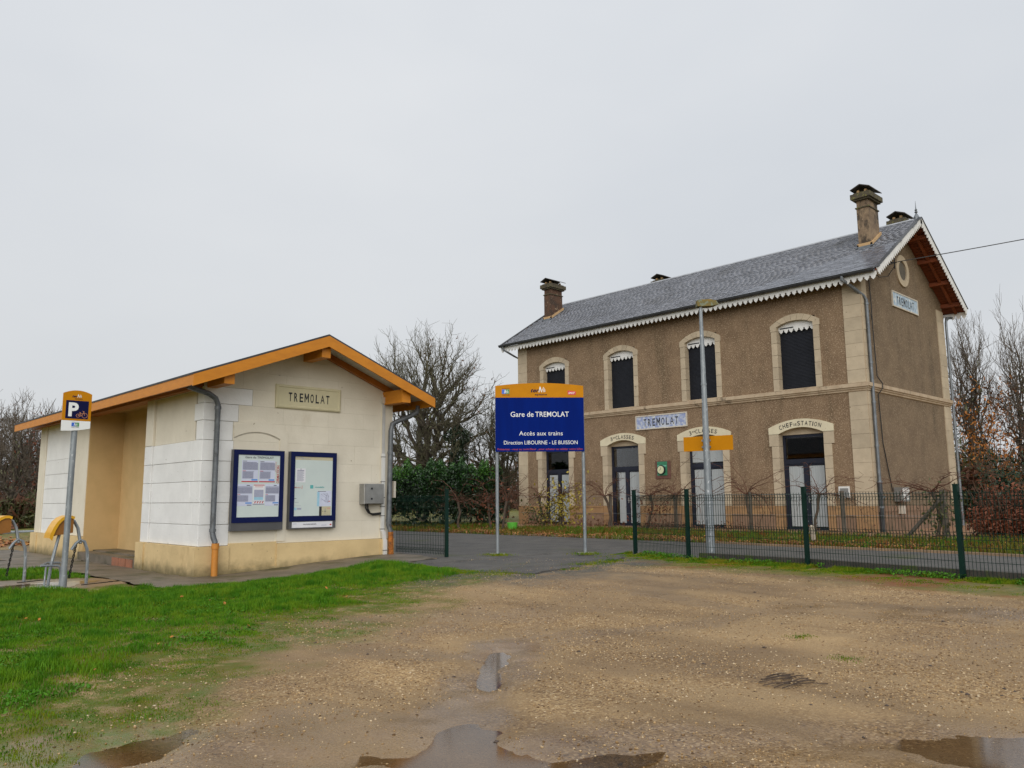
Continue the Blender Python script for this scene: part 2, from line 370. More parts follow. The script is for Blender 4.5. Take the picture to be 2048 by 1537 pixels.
MT['verge_grass'] = M_('verge_grass', (.05, .13, .007), (.11, .09, .012), .8, .6, spec=.15, speck=(.17, .06, .015), speck_scale=3, speck_lo=.52, speck_hi=.62)
MT['weed'] = M_('weed', (.045, .15, .008), (.075, .2, .01), 2, .6, spec=.15)

def window_glass():
    m = bpy.data.materials.new('window_glass'); m.use_nodes = True; nt = m.node_tree; N = nt.nodes; L = nt.links; N.clear()
    o = N.new('ShaderNodeOutputMaterial'); t = N.new('ShaderNodeBsdfTransparent'); t.inputs[0].default_value = (.95, .96, .96, 1)
    g = N.new('ShaderNodeBsdfGlossy'); g.inputs['Roughness'].default_value = .03
    f = N.new('ShaderNodeFresnel'); f.inputs[0].default_value = 1.5; x = N.new('ShaderNodeMixShader')
    L.new(f.outputs[0], x.inputs[0]); L.new(t.outputs[0], x.inputs[1]); L.new(g.outputs[0], x.inputs[2]); L.new(x.outputs[0], o.inputs[0])
    return m
MT['glass'] = window_glass()
def water_mat():
    m = bpy.data.materials.new('puddle_water'); m.use_nodes = True; nt = m.node_tree; N = nt.nodes; L = nt.links; N.clear()
    o = N.new('ShaderNodeOutputMaterial'); t = N.new('ShaderNodeBsdfTransparent'); t.inputs[0].default_value = (.94, .88, .78, 1)
    g = N.new('ShaderNodeBsdfGlossy'); g.inputs['Roughness'].default_value = .07; g.inputs['Color'].default_value = (1, 1, 1, 1)
    f = N.new('ShaderNodeFresnel'); f.inputs[0].default_value = 1.33; x = N.new('ShaderNodeMixShader')
    L.new(f.outputs[0], x.inputs[0]); L.new(t.outputs[0], x.inputs[1]); L.new(g.outputs[0], x.inputs[2]); L.new(x.outputs[0], o.inputs[0])
    return m
MT['water'] = water_mat()

# ------------------------------------------------------------------ ground
def vnoise(x, y, seed=0):
    x = np.asarray(x, float); y = np.asarray(y, float)
    xi = np.floor(x).astype(np.int64); yi = np.floor(y).astype(np.int64); fx = x-xi; fy = y-yi
    def h(a, b):
        n = (a*374761393 + b*668265263 + seed*1442695041) & 0xFFFFFFFF
        n = ((n ^ (n >> 13))*1274126177) & 0xFFFFFFFF
        return ((n ^ (n >> 16)) & 0xFFFFFF)/float(0xFFFFFF)
    u = fx*fx*(3-2*fx); v = fy*fy*(3-2*fy)
    return (h(xi, yi)*(1-u)+h(xi+1, yi)*u)*(1-v)+(h(xi, yi+1)*(1-u)+h(xi+1, yi+1)*u)*v
def fbm(x, y, sc, oct=4, seed=0):
    r = 0; a = .5; t = 0
    for k in range(oct):
        r = r + a*vnoise(np.asarray(x)*sc, np.asarray(y)*sc, seed+k*17); t += a; a *= .5; sc *= 2.03
    return r/t
def sstep(a, b, x):
    t = np.clip((np.asarray(x, float)-a)/(b-a), 0, 1); return t*t*(3-2*t)
def zbase(x, y):
    return -.1 + .2*sstep(6.2, 10.6, x) + .07*sstep(19, 23, x)
EDGE_X = [-6, 0, 1.37, 1.75, 2.57, 3.62, 4.8, 6.27, 7.73, 9.2, 9.6]
EDGE_Y = [1.6, 4.6, 5.65, 6.0, 6.9, 7.6, 8.45, 9.4, 10.1, 10.45, 10.9]
def lawn(x, y, lo=-.3, hi=1.3, amp=1.7):           # 0 gravel .. 1 lawn
    d = np.asarray(y) - np.interp(x, EDGE_X, EDGE_Y)
    n = fbm(x, y, 1.3, 4, 3)-.5
    return sstep(lo, hi, d + n*amp) * (1-sstep(9.0, 9.8, x)) * (1-sstep(13.25, 13.45, np.asarray(y)+.0*np.asarray(x))*(np.asarray(x) > 4.9))
FENCE = [(12.05, -2.5), (12.3, .9), (12.842, 4.069), (13.391, 6.681), (13.521, 9.177), (14.227, 11.024)]
def fence_x(y): return np.interp(y, [p[1] for p in FENCE], [p[0] for p in FENCE])
def moss(x, y):                                    # the mossy strip this side of the fence
    d = fence_x(y) - np.asarray(x); n = fbm(x, y, 1.1, 4, 9)-.5
    w = 2.0 + 1.2*n*2
    return sstep(w, w*.45, d) * (np.asarray(y) < 11.3) * (d > -1.0)
ASPH = [(8.85, 12.75), (8.75, 12.2), (8.95, 11.4), (8.9, 10.85), (9.4, 10.3), (9.6, 9.5), (10.3, 9.55), (11.3, 9.9), (12.2, 10.05), (13.4, 10.6), (14.35, 11.05),
        (13.75, 9.2), (13.62, 6.7), (13.08, 4.1), (12.5, .9), (12.25, -2.5), (11.7, -9), (18, -9), (18.1, 4.6), (18.38, 6), (18.42, 9.2), (18.5, 10.5), (18.9, 12.6), (19.05, 14.9),
        (18.9, 18), (18.85, 21.3), (19, 25), (19.2, 27.5), (19.2, 90), (10.75, 90), (10.75, 15.05), (10.5, 13.2), (9.6, 12.9)]
def inpoly(x, y, poly):
    x = np.asarray(x); y = np.asarray(y); c = np.zeros(x.shape, bool); n = len(poly)
    for i in range(n):
        (x0, y0), (x1, y1) = poly[i], poly[(i+1) % n]
        m = (y0 > y) != (y1 > y)
        with np.errstate(divide='ignore', invalid='ignore'):
            c ^= m & (x < (x1-x0)*(y-y0)/((y1-y0) or 1e-9)+x0)
    return c
# puddle hollows: centre, half lengths, direction, depth
PUD = [(1.75, 5.05, .55, .3, .35, .04), (2.5, 4.05, .6, .2, -.9, .03), (5.1, 5.52, .5, .17, .75, .038), (4.4, 4.88, .55, .13, .85, .037), (3.3, 3.9, .6, .24, .8, .034), (2.95, 3.3, .5, .28, .9, .036),
       (3.55, 2.95, .6, .22, -.62, .031), (4.55, 2.42, .85, .26, -.55, .032), (5.3, 1.42, .65, .36, -.6, .046)]
WET = [([(8.98, 6.82), (8.7, 5.77), (8.47, 4.9), (7.6, 5.05), (6.9, 5.5), (6.45, 5.82), (5.7, 6.0)], .2, .75), ([(5.55, 5.86), (4.53, 4.98), (3.87, 4.5), (3.34, 3.97), (2.9, 3.4)], .36, 1), ([(8.97, 4.6), (9.2, 3.6), (9.7, 2.5)], .5, .8),
       ([(1.63, 5.1), (2.08, 4.8), (2.54, 4.5), (2.94, 3.8)], .6, 1), ([(3.1, 3.4), (3.83, 2.9), (4.4, 2.6), (4.7, 2.16), (5.3, 1.44)], .6, 1), ([(1.98, 5.35), (2.7, 4.8)], .25, .7), ([(4.3, 6.75), (4.8, 5.9)], .25, .6)]
def wetness(x, y):
    w = np.zeros(np.shape(x)); n = (fbm(x, y, 1.7, 4, 61)-.5)*1.3
    for pl, r, k in WET:
        d = np.full(np.shape(x), 99.)
        for (ax, ay), (bx, by) in zip(pl, pl[1:]):
            t = np.clip(((x-ax)*(bx-ax)+(y-ay)*(by-ay))/((bx-ax)**2+(by-ay)**2), 0, 1); d = np.minimum(d, np.hypot(x-ax-t*(bx-ax), y-ay-t*(by-ay)))
        w = np.maximum(w, k*sstep(1.6, .5, d/r+n))
    return w
def hollow(x, y):
    h = 0
    for cx, cy, a, b, th, d in PUD:
        dx = np.asarray(x)-cx; dy = np.asarray(y)-cy; u = dx*math.cos(th)+dy*math.sin(th); v = -dx*math.sin(th)+dy*math.cos(th)
        h = h - d*np.exp(-((u/a)**2+(v/b)**2))
    return h
def zground(x, y):
    z = zbase(x, y); lw = lawn(x, y)
    near = (np.hypot(x, y) < 22)
    rough = (fbm(x, y, 5, 4, 21)-.5)*.026 + (fbm(x, y, .7, 3, 5)-.5)*.02
    return z + near*rough*(1-.5*lw) + lw*.02 + hollow(x, y)
def axis(lo, a, b, hi, st):
    c = list(np.arange(a, b, st)); d = st
    up = []; x = b
    while x < hi: up.append(x); d *= 1.16; x += d
    dn = []; d = st; x = a
    while x > lo: d *= 1.16; x -= d; dn.append(x)
    return np.array(dn[::-1]+c+up+[hi])
SLAB = [(1.0, 14.72), (3.1, 14.6), (4.05, 14.5), (4.95, 14.85), (5.05, 15.6), (4.9, 16.35), (3.9, 16.9), (1.0, 17.6)]
PATH = [(-6, 21.5), (4.9, 19.5), (4.9, 22.8), (-6, 25)]
def build_ground():
    xs = axis(-500, .2, 14.5, 700, .05); ys = axis(-500, .2, 17.8, 700, .05)
    X, Y = np.meshgrid(xs, ys, indexing='ij'); x = X.ravel(); y = Y.ravel()
    z = zground(x, y)
    ins = inpoly(x, y, ASPH) | ((x > 6.2) & (x < 10.7) & (y > 15) & (y < 26.6))
    apr = (x > 4.95) & (x < 10.6) & (y > 13.35) & (y < 28)
    slab = inpoly(x, y, SLAB) | inpoly(x, y, PATH)
    z = np.where(ins | apr | slab, np.minimum(z, zbase(x, y)-.1), z)
    z = np.where((x > 23.3) & (x < 40) & (y > 5) & (y < 32), .165, z)
    nx, ny = len(xs), len(ys)
    i = (np.arange(nx-1)[:, None]*ny+np.arange(ny-1)[None]).ravel()
    F = np.stack([i, i+ny, i+ny+1, i+1], 1)
    at = np.zeros((len(x), 4), np.float32)
    dm = np.full(len(x), 99.)
    for (ax, ay), (bx, by) in zip(ASPH[:10], ASPH[1:11]):
        t = np.clip(((x-ax)*(bx-ax)+(y-ay)*(by-ay))/((bx-ax)**2+(by-ay)**2), 0, 1); dm = np.minimum(dm, np.hypot(x-ax-t*(bx-ax), y-ay-t*(by-ay)))
    at[:, 3] = sstep(1.9, .2, dm+(fbm(x, y, 1.4, 3, 8)-.5)*1.2)
    at[:, 0] = np.maximum(lawn(x, y, -1.5, .3, 2.4), ((x > 19) & (x < 23.3)) * 1.0); at[:, 0] = np.maximum(at[:, 0], sstep(24, 45, np.hypot(x, y))*((x < 18) | (x > 34) | (y > 30)))
    at[:, 1] = moss(x, y)
    at[:, 2] = np.where(np.hypot(x, y) < 20, np.maximum(wetness(x, y), .6*sstep(.46, .66, fbm(x, y, .5, 4, 33))), 0)
    m = bpy.data.materials.new('gravel_ground'); m.use_nodes = True; nt = m.node_tree; N = nt.nodes; L = nt.links
    b = N['Principled BSDF']
    tc = N.new('ShaderNodeTexCoord'); v = tc.outputs['Object']
    ca = N.new('ShaderNodeAttribute'); ca.attribute_name = 'zone'; sp = N.new('ShaderNodeSeparateColor'); L.new(ca.outputs['Color'], sp.inputs[0])
    def noise(sc, det=6, ro=.6):
        n = N.new('ShaderNodeTexNoise'); n.inputs['Scale'].default_value = sc; n.inputs['Detail'].default_value = det; n.inputs['Roughness'].default_value = ro
        L.new(v, n.inputs['Vector']); return n
    def ramp(f, lo, hi, t0=0, t1=1):
        r = N.new('ShaderNodeMapRange'); r.interpolation_type = 'SMOOTHSTEP'
        for k, q in (('From Min', lo), ('From Max', hi), ('To Min', t0), ('To Max', t1)): r.inputs[k].default_value = q
        L.new(f, r.inputs['Value']); return r.outputs[0]
    def mixc(f, A, B, mode='MIX'):
        q = N.new('ShaderNodeMix'); q.data_type = 'RGBA'; q.blend_type = mode
        if isinstance(f, float): q.inputs['Factor'].default_value = f
        else: L.new(f, q.inputs['Factor'])
        for nm, c in (('A', A), ('B', B)):
            if isinstance(c, tuple): q.inputs[nm].default_value = (*c, 1)
            else: L.new(c, q.inputs[nm])
        return q.outputs['Result']
    vo = N.new('ShaderNodeTexVoronoi'); vo.inputs['Scale'].default_value = 62; L.new(v, vo.inputs['Vector'])
    vo2 = N.new('ShaderNodeTexVoronoi'); vo2.inputs['Scale'].default_value = 130; L.new(v, vo2.inputs['Vector'])
    hs = N.new('ShaderNodeSeparateColor'); L.new(vo.outputs['Color'], hs.inputs[0])
    hs2 = N.new('ShaderNodeSeparateColor'); L.new(vo2.outputs['Color'], hs2.inputs[0])
    # stones: individual tan / brown / grey
    cr = N.new('ShaderNodeValToRGB'); L.new(hs.outputs[0], cr.inputs['Fac']); e = cr.color_ramp.elements
    e[0].position = 0; e[0].color = (.14, .085, .04, 1); e[1].position = 1; e[1].color = (.58, .45, .28, 1)
    for p, c in ((.12, (.23, .14, .062, 1)), (.5, (.31, .2, .092, 1)), (.8, (.39, .26, .125, 1)), (.94, (.46, .325, .17, 1))):
        q = e.new(p); q.color = c
    sand = mixc(ramp(hs2.outputs[0], .2, .9), (.285, .188, .092), (.37, .255, .132))
    patch = ramp(noise(.8, 5).outputs['Fac'], .42, .6)
    col = mixc(patch, sand, cr.outputs['Color'])
    col = mixc(ramp(noise(.35, 4).outputs['Fac'], .45, .7), col, mixc(1.0, col, (.72, .7, .7), 'MULTIPLY'))
    mpl = N.new('ShaderNodeMapping'); mpl.inputs['Rotation'].default_value = (0, 0, math.radians(44)); mpl.inputs['Scale'].default_value = (1.5, .32, 1); L.new(v, mpl.inputs['Vector'])
    ns = N.new('ShaderNodeTexNoise'); ns.inputs['Scale'].default_value = 1.0; ns.inputs['Detail'].default_value = 6; L.new(mpl.outputs[0], ns.inputs['Vector'])
    col = mixc(ramp(ns.outputs['Fac'], .5, .7), col, mixc(1.0, col, (.74, .72, .7), 'MULTIPLY'))
    col = mixc(ramp(ns.outputs['Fac'], .5, .28), col, mixc(1.0, col, (1.25, 1.25, 1.22), 'MULTIPLY'))
    wet = N.new('ShaderNodeMath'); wet.operation = 'MULTIPLY'; wet.use_clamp = True
    L.new(sp.outputs['Blue'], wet.inputs[0]); L.new(ramp(noise(1.6, 5).outputs['Fac'], .25, .6, .5, 1.0), wet.inputs[1])
    col = mixc(wet.outputs[0], col, mixc(1.0, col, (.64, .6, .56), 'MULTIPLY'))
    ms = N.new('ShaderNodeMath'); ms.operation = 'MULTIPLY'; ms.use_clamp = True
    L.new(sp.outputs['Green'], ms.inputs[0]); L.new(ramp(noise(3.2, 6).outputs['Fac'], .2, .55, .25, 1.2), ms.inputs[1])
    mossc = mixc(ramp(noise(.55, 4).outputs['Fac'], .46, .62), mixc(ramp(noise(6, 5).outputs['Fac'], .35, .65), (.09, .11, .008), (.16, .13, .016)), (.2, .07, .016))
    col = mixc(ms.outputs[0], col, mossc)
    soil = mixc(ramp(noise(5, 6).outputs['Fac'], .35, .65), (.085, .125, .003), (.13, .105, .008))
    lw = N.new('ShaderNodeMath'); lw.operation = 'MULTIPLY'; lw.use_clamp = True
    L.new(sp.outputs['Red'], lw.inputs[0]); L.new(ramp(noise(4.5, 6).outputs['Fac'], .3, .6, .15, 1.3), lw.inputs[1])
    col = mixc(lw.outputs[0], col, soil)
    gy = N.new('ShaderNodeMath'); gy.operation = 'MULTIPLY'; gy.use_clamp = True; L.new(ca.outputs['Alpha'], gy.inputs[0]); L.new(ramp(noise(2.4, 6).outputs['Fac'], .3, .6, .2, 1.2), gy.inputs[1])
    col = mixc(gy.outputs[0], col, mixc(ramp(hs.outputs[0], .55, .95), (.07, .066, .055), (.2, .17, .12)))
    L.new(col, b.inputs['Base Color'])
    ro = ramp(wet.outputs[0], .15, .9, .7, .17); L.new(ro, b.inputs['Roughness'])
    b.inputs['Specular IOR Level'].default_value = .35
    bu = N.new('ShaderNodeBump'); L.new(ramp(wet.outputs[0], .2, 1, .7, .12), bu.inputs['Strength']); bu.inputs['Distance'].default_value = .012; bu.invert = True
    ad = N.new('ShaderNodeMath'); ad.operation = 'MULTIPLY_ADD'; ad.inputs[1].default_value = .5
    L.new(vo2.outputs['Distance'], ad.inputs[0]); L.new(vo.outputs['Distance'], ad.inputs[2])
    L.new(ad.outputs[0], bu.inputs['Height']); L.new(bu.outputs[0], b.inputs['Normal'])
    V = np.stack([x, y, z], 1)
    o = mesh_np('ground', V, F, m, attr={'zone': at}); tag(o, 'gravel and mud car park ground with wet patches and mossy margins', kind='structure')
    o.data.polygons.foreach_set('use_smooth', np.ones(len(o.data.polygons), bool))
build_ground()

def jag(poly, amp, step=.25, seed=1):
    r = random.Random(seed); out = []
    for i in range(len(poly)):
        a = Vector(poly[i]); b = Vector(poly[(i+1) % len(poly)]); L_ = (b-a).length; n = max(1, int(L_/step)) if L_ < 30 else 1
        for k in range(n):
            p = a.lerp(b, k/n); t = (b-a).normalized()
            out.append((p.x - t.y*r.uniform(-amp, amp), p.y + t.x*r.uniform(-amp, amp)))
    return out
def sheet(name, poly, zf, m, label, thick=.05):
    mb = MB(); i = 0; P_ = poly; tr = tessellate_polygon([[Vector((a, b, 0)) for a, b in P_]])
    top = [(a, b, zf(a, b)) for a, b in P_]; n = len(P_)
    mb.V = top + [(a, b, z-thick) for a, b, z in top]
    for t in tr:
        A, B, C = (Vector(P_[k]) for k in t)
        mb.F.append(tuple(t) if (B-A).cross(C-A) > 0 else tuple(reversed(t)))
    ar = sum(P_[k][0]*P_[(k+1) % n][1]-P_[(k+1) % n][0]*P_[k][1] for k in range(n))
    for k in range(n):
        q = (k, (k+1) % n, n+(k+1) % n, n+k); mb.F.append(q[::-1] if ar > 0 else q)
    o = mb.build(name, m); tag(o, label, kind='structure'); return o
def asphalt_mat():
    m = M_('asphalt', (.07, .069, .066), (.11, .105, .098), 1.4, .65, bump=.8, bscale=40, speck=(.2, .17, .13), speck_scale=30, speck_lo=.6, speck_hi=.72, spec=.25,
           stain=(.07, .085, .025), stain_scale=.5, stain_lo=.58, stain_hi=.74, stain_stretch=(1, 1, 1), rough_var=.15)
    return m
sheet('asphalt_platform', jag(ASPH, .11, .22, 3), lambda a, b: .104+.0*a if a > 10.4 else float(zbase(a, b))+.014, asphalt_mat(), 'grey asphalt platform behind the green mesh fence')
# hut apron and cycle slab
APR = [(5.0, 13.45), (5.7, 13.3), (7.2, 13.42), (8.3, 13.15), (8.9, 12.7), (9.6, 12.9), (10.5, 13.2), (10.9, 15.2), (6.1, 15.2), (6.1, 18.2), (6.1, 28), (4.7, 28), (4.95, 16.6), (4.95, 15)]
def zap(a, b): return -.1 + .2*float(sstep(6.2, 10.6, a)) + .018
def build_apron():
    # gridded so that it follows the slope of the ground
    st = .22; mb = MB(); xs = np.arange(4.6, 11.2, st); ys = np.arange(12.4, 28.2, st); idx = {}
    J = jag(APR, .04, .2, 8)
    def vid(i, j):
        if (i, j) not in idx:
            idx[(i, j)] = len(mb.V); x, y = float(xs[i]), float(ys[j]); mb.V.append((x, y, zap(x, y)))
        return idx[(i, j)]
    ok = inpoly(*np.meshgrid(xs+st/2, ys+st/2, indexing='ij'), J)
    for i in range(len(xs)-1):
        for j in range(len(ys)-1):
            if ok[i, j]: mb.F.append((vid(i, j), vid(i+1, j), vid(i+1, j+1), vid(i, j+1)))
    # ragged outline
    for v in range(len(mb.V)):
        x, y, z = mb.V[v]; mb.V[v] = (x+rnd.uniform(-.07, .07), y+rnd.uniform(-.07, .07), z)
    tag(mb.build('pavement_apron', MT['concrete']), 'worn damp concrete apron around the foot of the shelter', kind='structure')
build_apron()
sheet('cycle_slab', jag(SLAB, .03, .3, 5), lambda a, b: -.082, MT['concrete_wet'], 'wet concrete slab under the cycle stands')
sheet('path', PATH, lambda a, b: -.078, MT['concrete'], 'damp concrete path beside the far end of the shelter')
def puddle(cx, cy, a, b, th, z, label, seed):
    mb = MB(); n = 28; r = random.Random(seed); pts = []
    for k in range(n):
        t = 2*PI*k/n; q = 1+.18*math.sin(3*t+seed)+.1*r.uniform(-1, 1)
        u, v = a*q*math.cos(t), b*q*math.sin(t); pts.append((cx+u*math.cos(th)-v*math.sin(th), cy+u*math.sin(th)+v*math.cos(th)))
    i = len(mb.V); mb.V += [(x, y, z) for x, y in pts] + [(cx, cy, z)]
    for k in range(n): mb.F.append((k, (k+1) % n, n))
    tag(mb.build('puddle', MT['water']), label, kind='structure')
PL = ['brown puddle beside the lawn at the bottom left', 'thin rain puddle shining in the middle of the gravel', 'shallow puddle mirroring the sky at the bottom centre', 'puddle mirroring the sky in the bottom right corner']
for k, (cx, cy, a, b, th) in enumerate([(1.75, 5.05, .85, .5, .35), (4.75, 5.2, 1.25, .3, .75), (3.3, 3.4, 1.25, .8, .3), (5.3, 1.42, 1.0, .6, -.6)]):
    puddle(cx, cy, a, b, th, -.1262, PL[k], k+1)
puddle(3.0, 15.35, 1.75, .62, .06, -.078, 'rain puddle on the slab under the cycle stands', 50)

# grass
def blades(name, x, y, z, h, w, m, label, lean=.5, parent=None):
    n = len(x); th = RNG.uniform(0, 2*PI, n); le = RNG.uniform(0, lean, n)*h; ph = RNG.uniform(0, 2*PI, n)
    dx, dy = np.cos(th)*w*.5, np.sin(th)*w*.5; lx, ly = np.cos(ph)*le, np.sin(ph)*le
    V = np.empty((n, 5, 3)); 
    V[:, 0] = np.stack([x-dx, y-dy, z-.01], 1); V[:, 1] = np.stack([x+dx, y+dy, z-.01], 1)
    V[:, 2] = np.stack([x-dx*.8+lx*.35, y-dy*.8+ly*.35, z+h*.55], 1); V[:, 3] = np.stack([x+dx*.8+lx*.35, y+dy*.8+ly*.35, z+h*.55], 1)
    V[:, 4] = np.stack([x+lx, y+ly, z+h*(1-.35*le/h)], 1)
    i = (np.arange(n)*5)[:, None]
    F = np.concatenate([i+np.array([[0, 1, 3]]), i+np.array([[0, 3, 2]]), i+np.array([[2, 3, 4]])])
    o = mesh_np(name, V.reshape(-1, 3), F, m, parent); 
    if parent is None: tag(o, label, None, None, 'stuff')
    return o
def scatter_lawn():
    N_ = 950000; x = RNG.uniform(-3, 9.6, N_); y = RNG.uniform(3, 15, N_)
    lw = lawn(x, y); lo = lawn(x, y, -1.5, .4, 2.4); clump = fbm(x, y, 3.5, 3, 71); slab = inpoly(x, y, SLAB)
    front = (y < 13.5) | (x < 4.0) & (y < 14.65)
    vis = (y > 5) & (x/y < .95) & (x/y > .02)
    keep = front & vis & ~slab & (RNG.uniform(0, 1, N_) < np.clip(lo*1.2-.15, 0, 1)**1.5*(.3+.9*clump)*sstep(.34, .54, fbm(x, y, 2.6, 3, 19)+.26*lw))
    x, y, lw, clump = x[keep], y[keep], lw[keep], clump[keep]
    deep = sstep(.3, 1, lw)
    h = (.007+.036*deep)*(0.3+1.4*clump)*RNG.uniform(.4, 1.5, len(x))*(.7+.9*sstep(.4, .65, fbm(x, y, 1.2, 3, 101)))
    h += .03*deep*sstep(11.2, 13.0, y - .35*(8-x)*0)
    z = zground(x, y); w = RNG.uniform(.004, .008, len(x))
    green = (deep*.8+.15+(clump-.5)*1.6) > RNG.uniform(.1, 1.0, len(x))
    blades('lawn_grass', x[green], y[green], z[green], h[green], w[green], MT['grass'], 'bright green lawn grass in front of the shelter')
    g = ~green
    blades('lawn_moss', x[g], y[g], z[g], h[g]*.8, w[g], MT['grass_olive'], 'short olive turf thinning out towards the gravel')
    n = 26000; x = RNG.uniform(.3, 4.85, n); y = RNG.uniform(16.4, 19.9, n); k = ~inpoly(x, y, SLAB) & ~inpoly(x, y, PATH); x, y = x[k], y[k]
    blades('slab_edge_grass', x, y, zground(x, y), RNG.uniform(.03, .09, len(x)), RNG.uniform(.006, .012, len(x)), MT['grass'], 'patch of grass between the cycle slab and the path')
scatter_lawn()
def leaf_quads(n, x, y, z, size, m, name, label, flat=.35, parent=None, aspect=.55):
    th = RNG.uniform(0, 2*PI, n); ti = RNG.normal(0, flat, n); ro = RNG.normal(0, flat, n)
    s = size*RNG.uniform(.6, 1.3, n)
    u = np.stack([np.cos(th)*np.cos(ti), np.sin(th)*np.cos(ti), np.sin(ti)], 1)
    v = np.stack([-np.sin(th)*np.cos(ro), np.cos(th)*np.cos(ro), np.sin(ro)], 1)
    c = np.stack([x, y, z], 1); a = u*s[:, None]; b = v*s[:, None]*aspect
    nn = np.cross(u, v); fold = nn*(s*.18)[:, None]
    V = np.stack([c-a, c-b*.9+fold, c+a, c+b*.9+fold], 1).reshape(-1, 3)
    i = (np.arange(n)*4)[:, None]; F = np.concatenate([i+np.array([[0, 1, 2]]), i+np.array([[0, 2, 3]])])
    o = mesh_np(name, V, F, m, parent)
    if parent is None: tag(o, label, None, None, 'stuff')
    return o
def scatter_weeds():
    n = 9000; x = RNG.uniform(-1, 6, n*6); y = RNG.uniform(5.5, 13, n*6)
    k = (lawn(x, y) > .7) & (fbm(x, y, 1.1, 3, 91) > .52) & (x/y < .6); x, y = x[k][:n], y[k][:n]
    leaf_quads(len(x), x, y, zground(x, y)+.025, .02, MT['weed'], 'lawn_weeds', 'clover and broad leaved weeds in the lawn', .5)
    n = 34; x = RNG.uniform(1, 7, n*4); y = RNG.uniform(7, 13, n*4); k = lawn(x, y) > .5; x, y = x[k][:n], y[k][:n]
    leaf_quads(len(x), x, y, zground(x, y)+.045, .035, MT['leaf_orange'], 'fallen_leaves', 'a few fallen orange leaves on the lawn', .4)
    # tufts in the gravel
    n = 1500; c = [(1.6, 5.55), (1.2, 5.4), (7.6, 3.9), (7.0, 3.2), (1.5, 5.75), (.9, 5.2), (1.35, 5.15), (2.2, 6.2)]
    t = RNG.integers(0, len(c), n); x = np.array([q[0] for q in c])[t]+RNG.normal(0, .07, n); y = np.array([q[1] for q in c])[t]+RNG.normal(0, .07, n)
    blades('gravel_tufts', x, y, zground(x, y), RNG.uniform(.006, .022, n), RNG.uniform(.004, .007, n), MT['grass_olive'], 'small grass tufts growing out of the gravel', .9)
    # moss and weeds along the fence
    n = 60000; y = RNG.uniform(-1, 11.2, n); x = fence_x(y)+.1-np.abs(RNG.normal(0, .5, n)); k = (moss(x, y) > .3) & (fbm(x, y, 2.2, 3, 14) > .45); x, y = x[k], y[k]
    d = fence_x(y)-x; h = (.015+.045*np.exp(-(d/.22)**2))*RNG.uniform(.5, 1.4, len(x))
    blades('fence_foot_grass', x, y, zground(x, y), h, RNG.uniform(.006, .012, len(x)), MT['grass_olive'], 'olive grass and moss along the foot of the fence', .8)
    n = 6500; y = RNG.uniform(-1, 10.6, n); x = fence_x(y)+.02-np.abs(RNG.normal(0, .16, n)); k = fbm(x, y, 1.6, 3, 55) > .44; x, y = x[k], y[k]
    leaf_quads(len(x), x, y, zground(x, y)+RNG.uniform(.01, .09, len(x)), .02, MT['weed'], 'fence_foot_weeds', 'bright leafy weeds along the foot of the fence', .7)
    n = 5000; k = RNG.integers(0, 9, n); t = RNG.uniform(0, 1, n); A = np.array(ASPH[:11]); x = A[k, 0]*(1-t)+A[k+1, 0]*t+RNG.normal(0, .16, n); y = A[k, 1]*(1-t)+A[k+1, 1]*t+RNG.normal(0, .16, n); q = fbm(x, y, 1.3, 3, 15) > .5; x, y = x[q], y[q]
    blades('asphalt_edge_moss', x, y, zbase(x, y)+.005, RNG.uniform(.008, .03, len(x)), RNG.uniform(.006, .012, len(x)), MT['grass_olive'], 'moss and short grass along the broken edge of the asphalt', .9)
    # verge between platform and station
    n = 70000; x = RNG.uniform(18.7, 23.4, n); y = RNG.uniform(2, 34, n); k = fbm(x, y, .7, 4, 77) > RNG.uniform(.3, .62, n); x, y = x[k], y[k]
    blades('verge_grass', x, y, zbase(x, y), RNG.uniform(.04, .2, len(x)), RNG.uniform(.012, .026, len(x)), MT['verge_grass'], 'rough grass verge between platform and station', .8)
    n = 16000; x = 18.75+np.abs(RNG.normal(0, .9, n)); y = RNG.uniform(2, 34, n); k = (fbm(x, y, .5, 3, 12) > .42); x, y = x[k], y[k]
    leaf_quads(len(x), x, y, zbase(x, y)+RNG.uniform(.01, .1, len(x)), .035, MT['leaf_litter'], 'leaf_litter', 'brown leaf litter along the edge of the platform', .5)
scatter_weeds()
def stone_mat():
    m = bpy.data.materials.new('gravel_stone'); m.use_nodes = True; N = m.node_tree.nodes; L = m.node_tree.links; b = N['Principled BSDF']; b.inputs['Roughness'].default_value = .6; b.inputs['Specular IOR Level'].default_value = .3
    at = N.new('ShaderNodeAttribute'); at.attribute_name = 'tint'; cr = N.new('ShaderNodeValToRGB'); e = cr.color_ramp.elements
    e[0].position = 0; e[0].color = (.07, .04, .02, 1); e[1].position = 1; e[1].color = (.62, .5, .34, 1)
    for p, c in ((.15, (.17, .1, .045, 1)), (.4, (.3, .185, .08, 1)), (.7, (.43, .285, .135, 1)), (.88, (.55, .41, .24, 1))): e.new(p).color = c
    L.new(at.outputs['Fac'], cr.inputs['Fac']); L.new(cr.outputs['Color'], b.inputs['Base Color']); return m
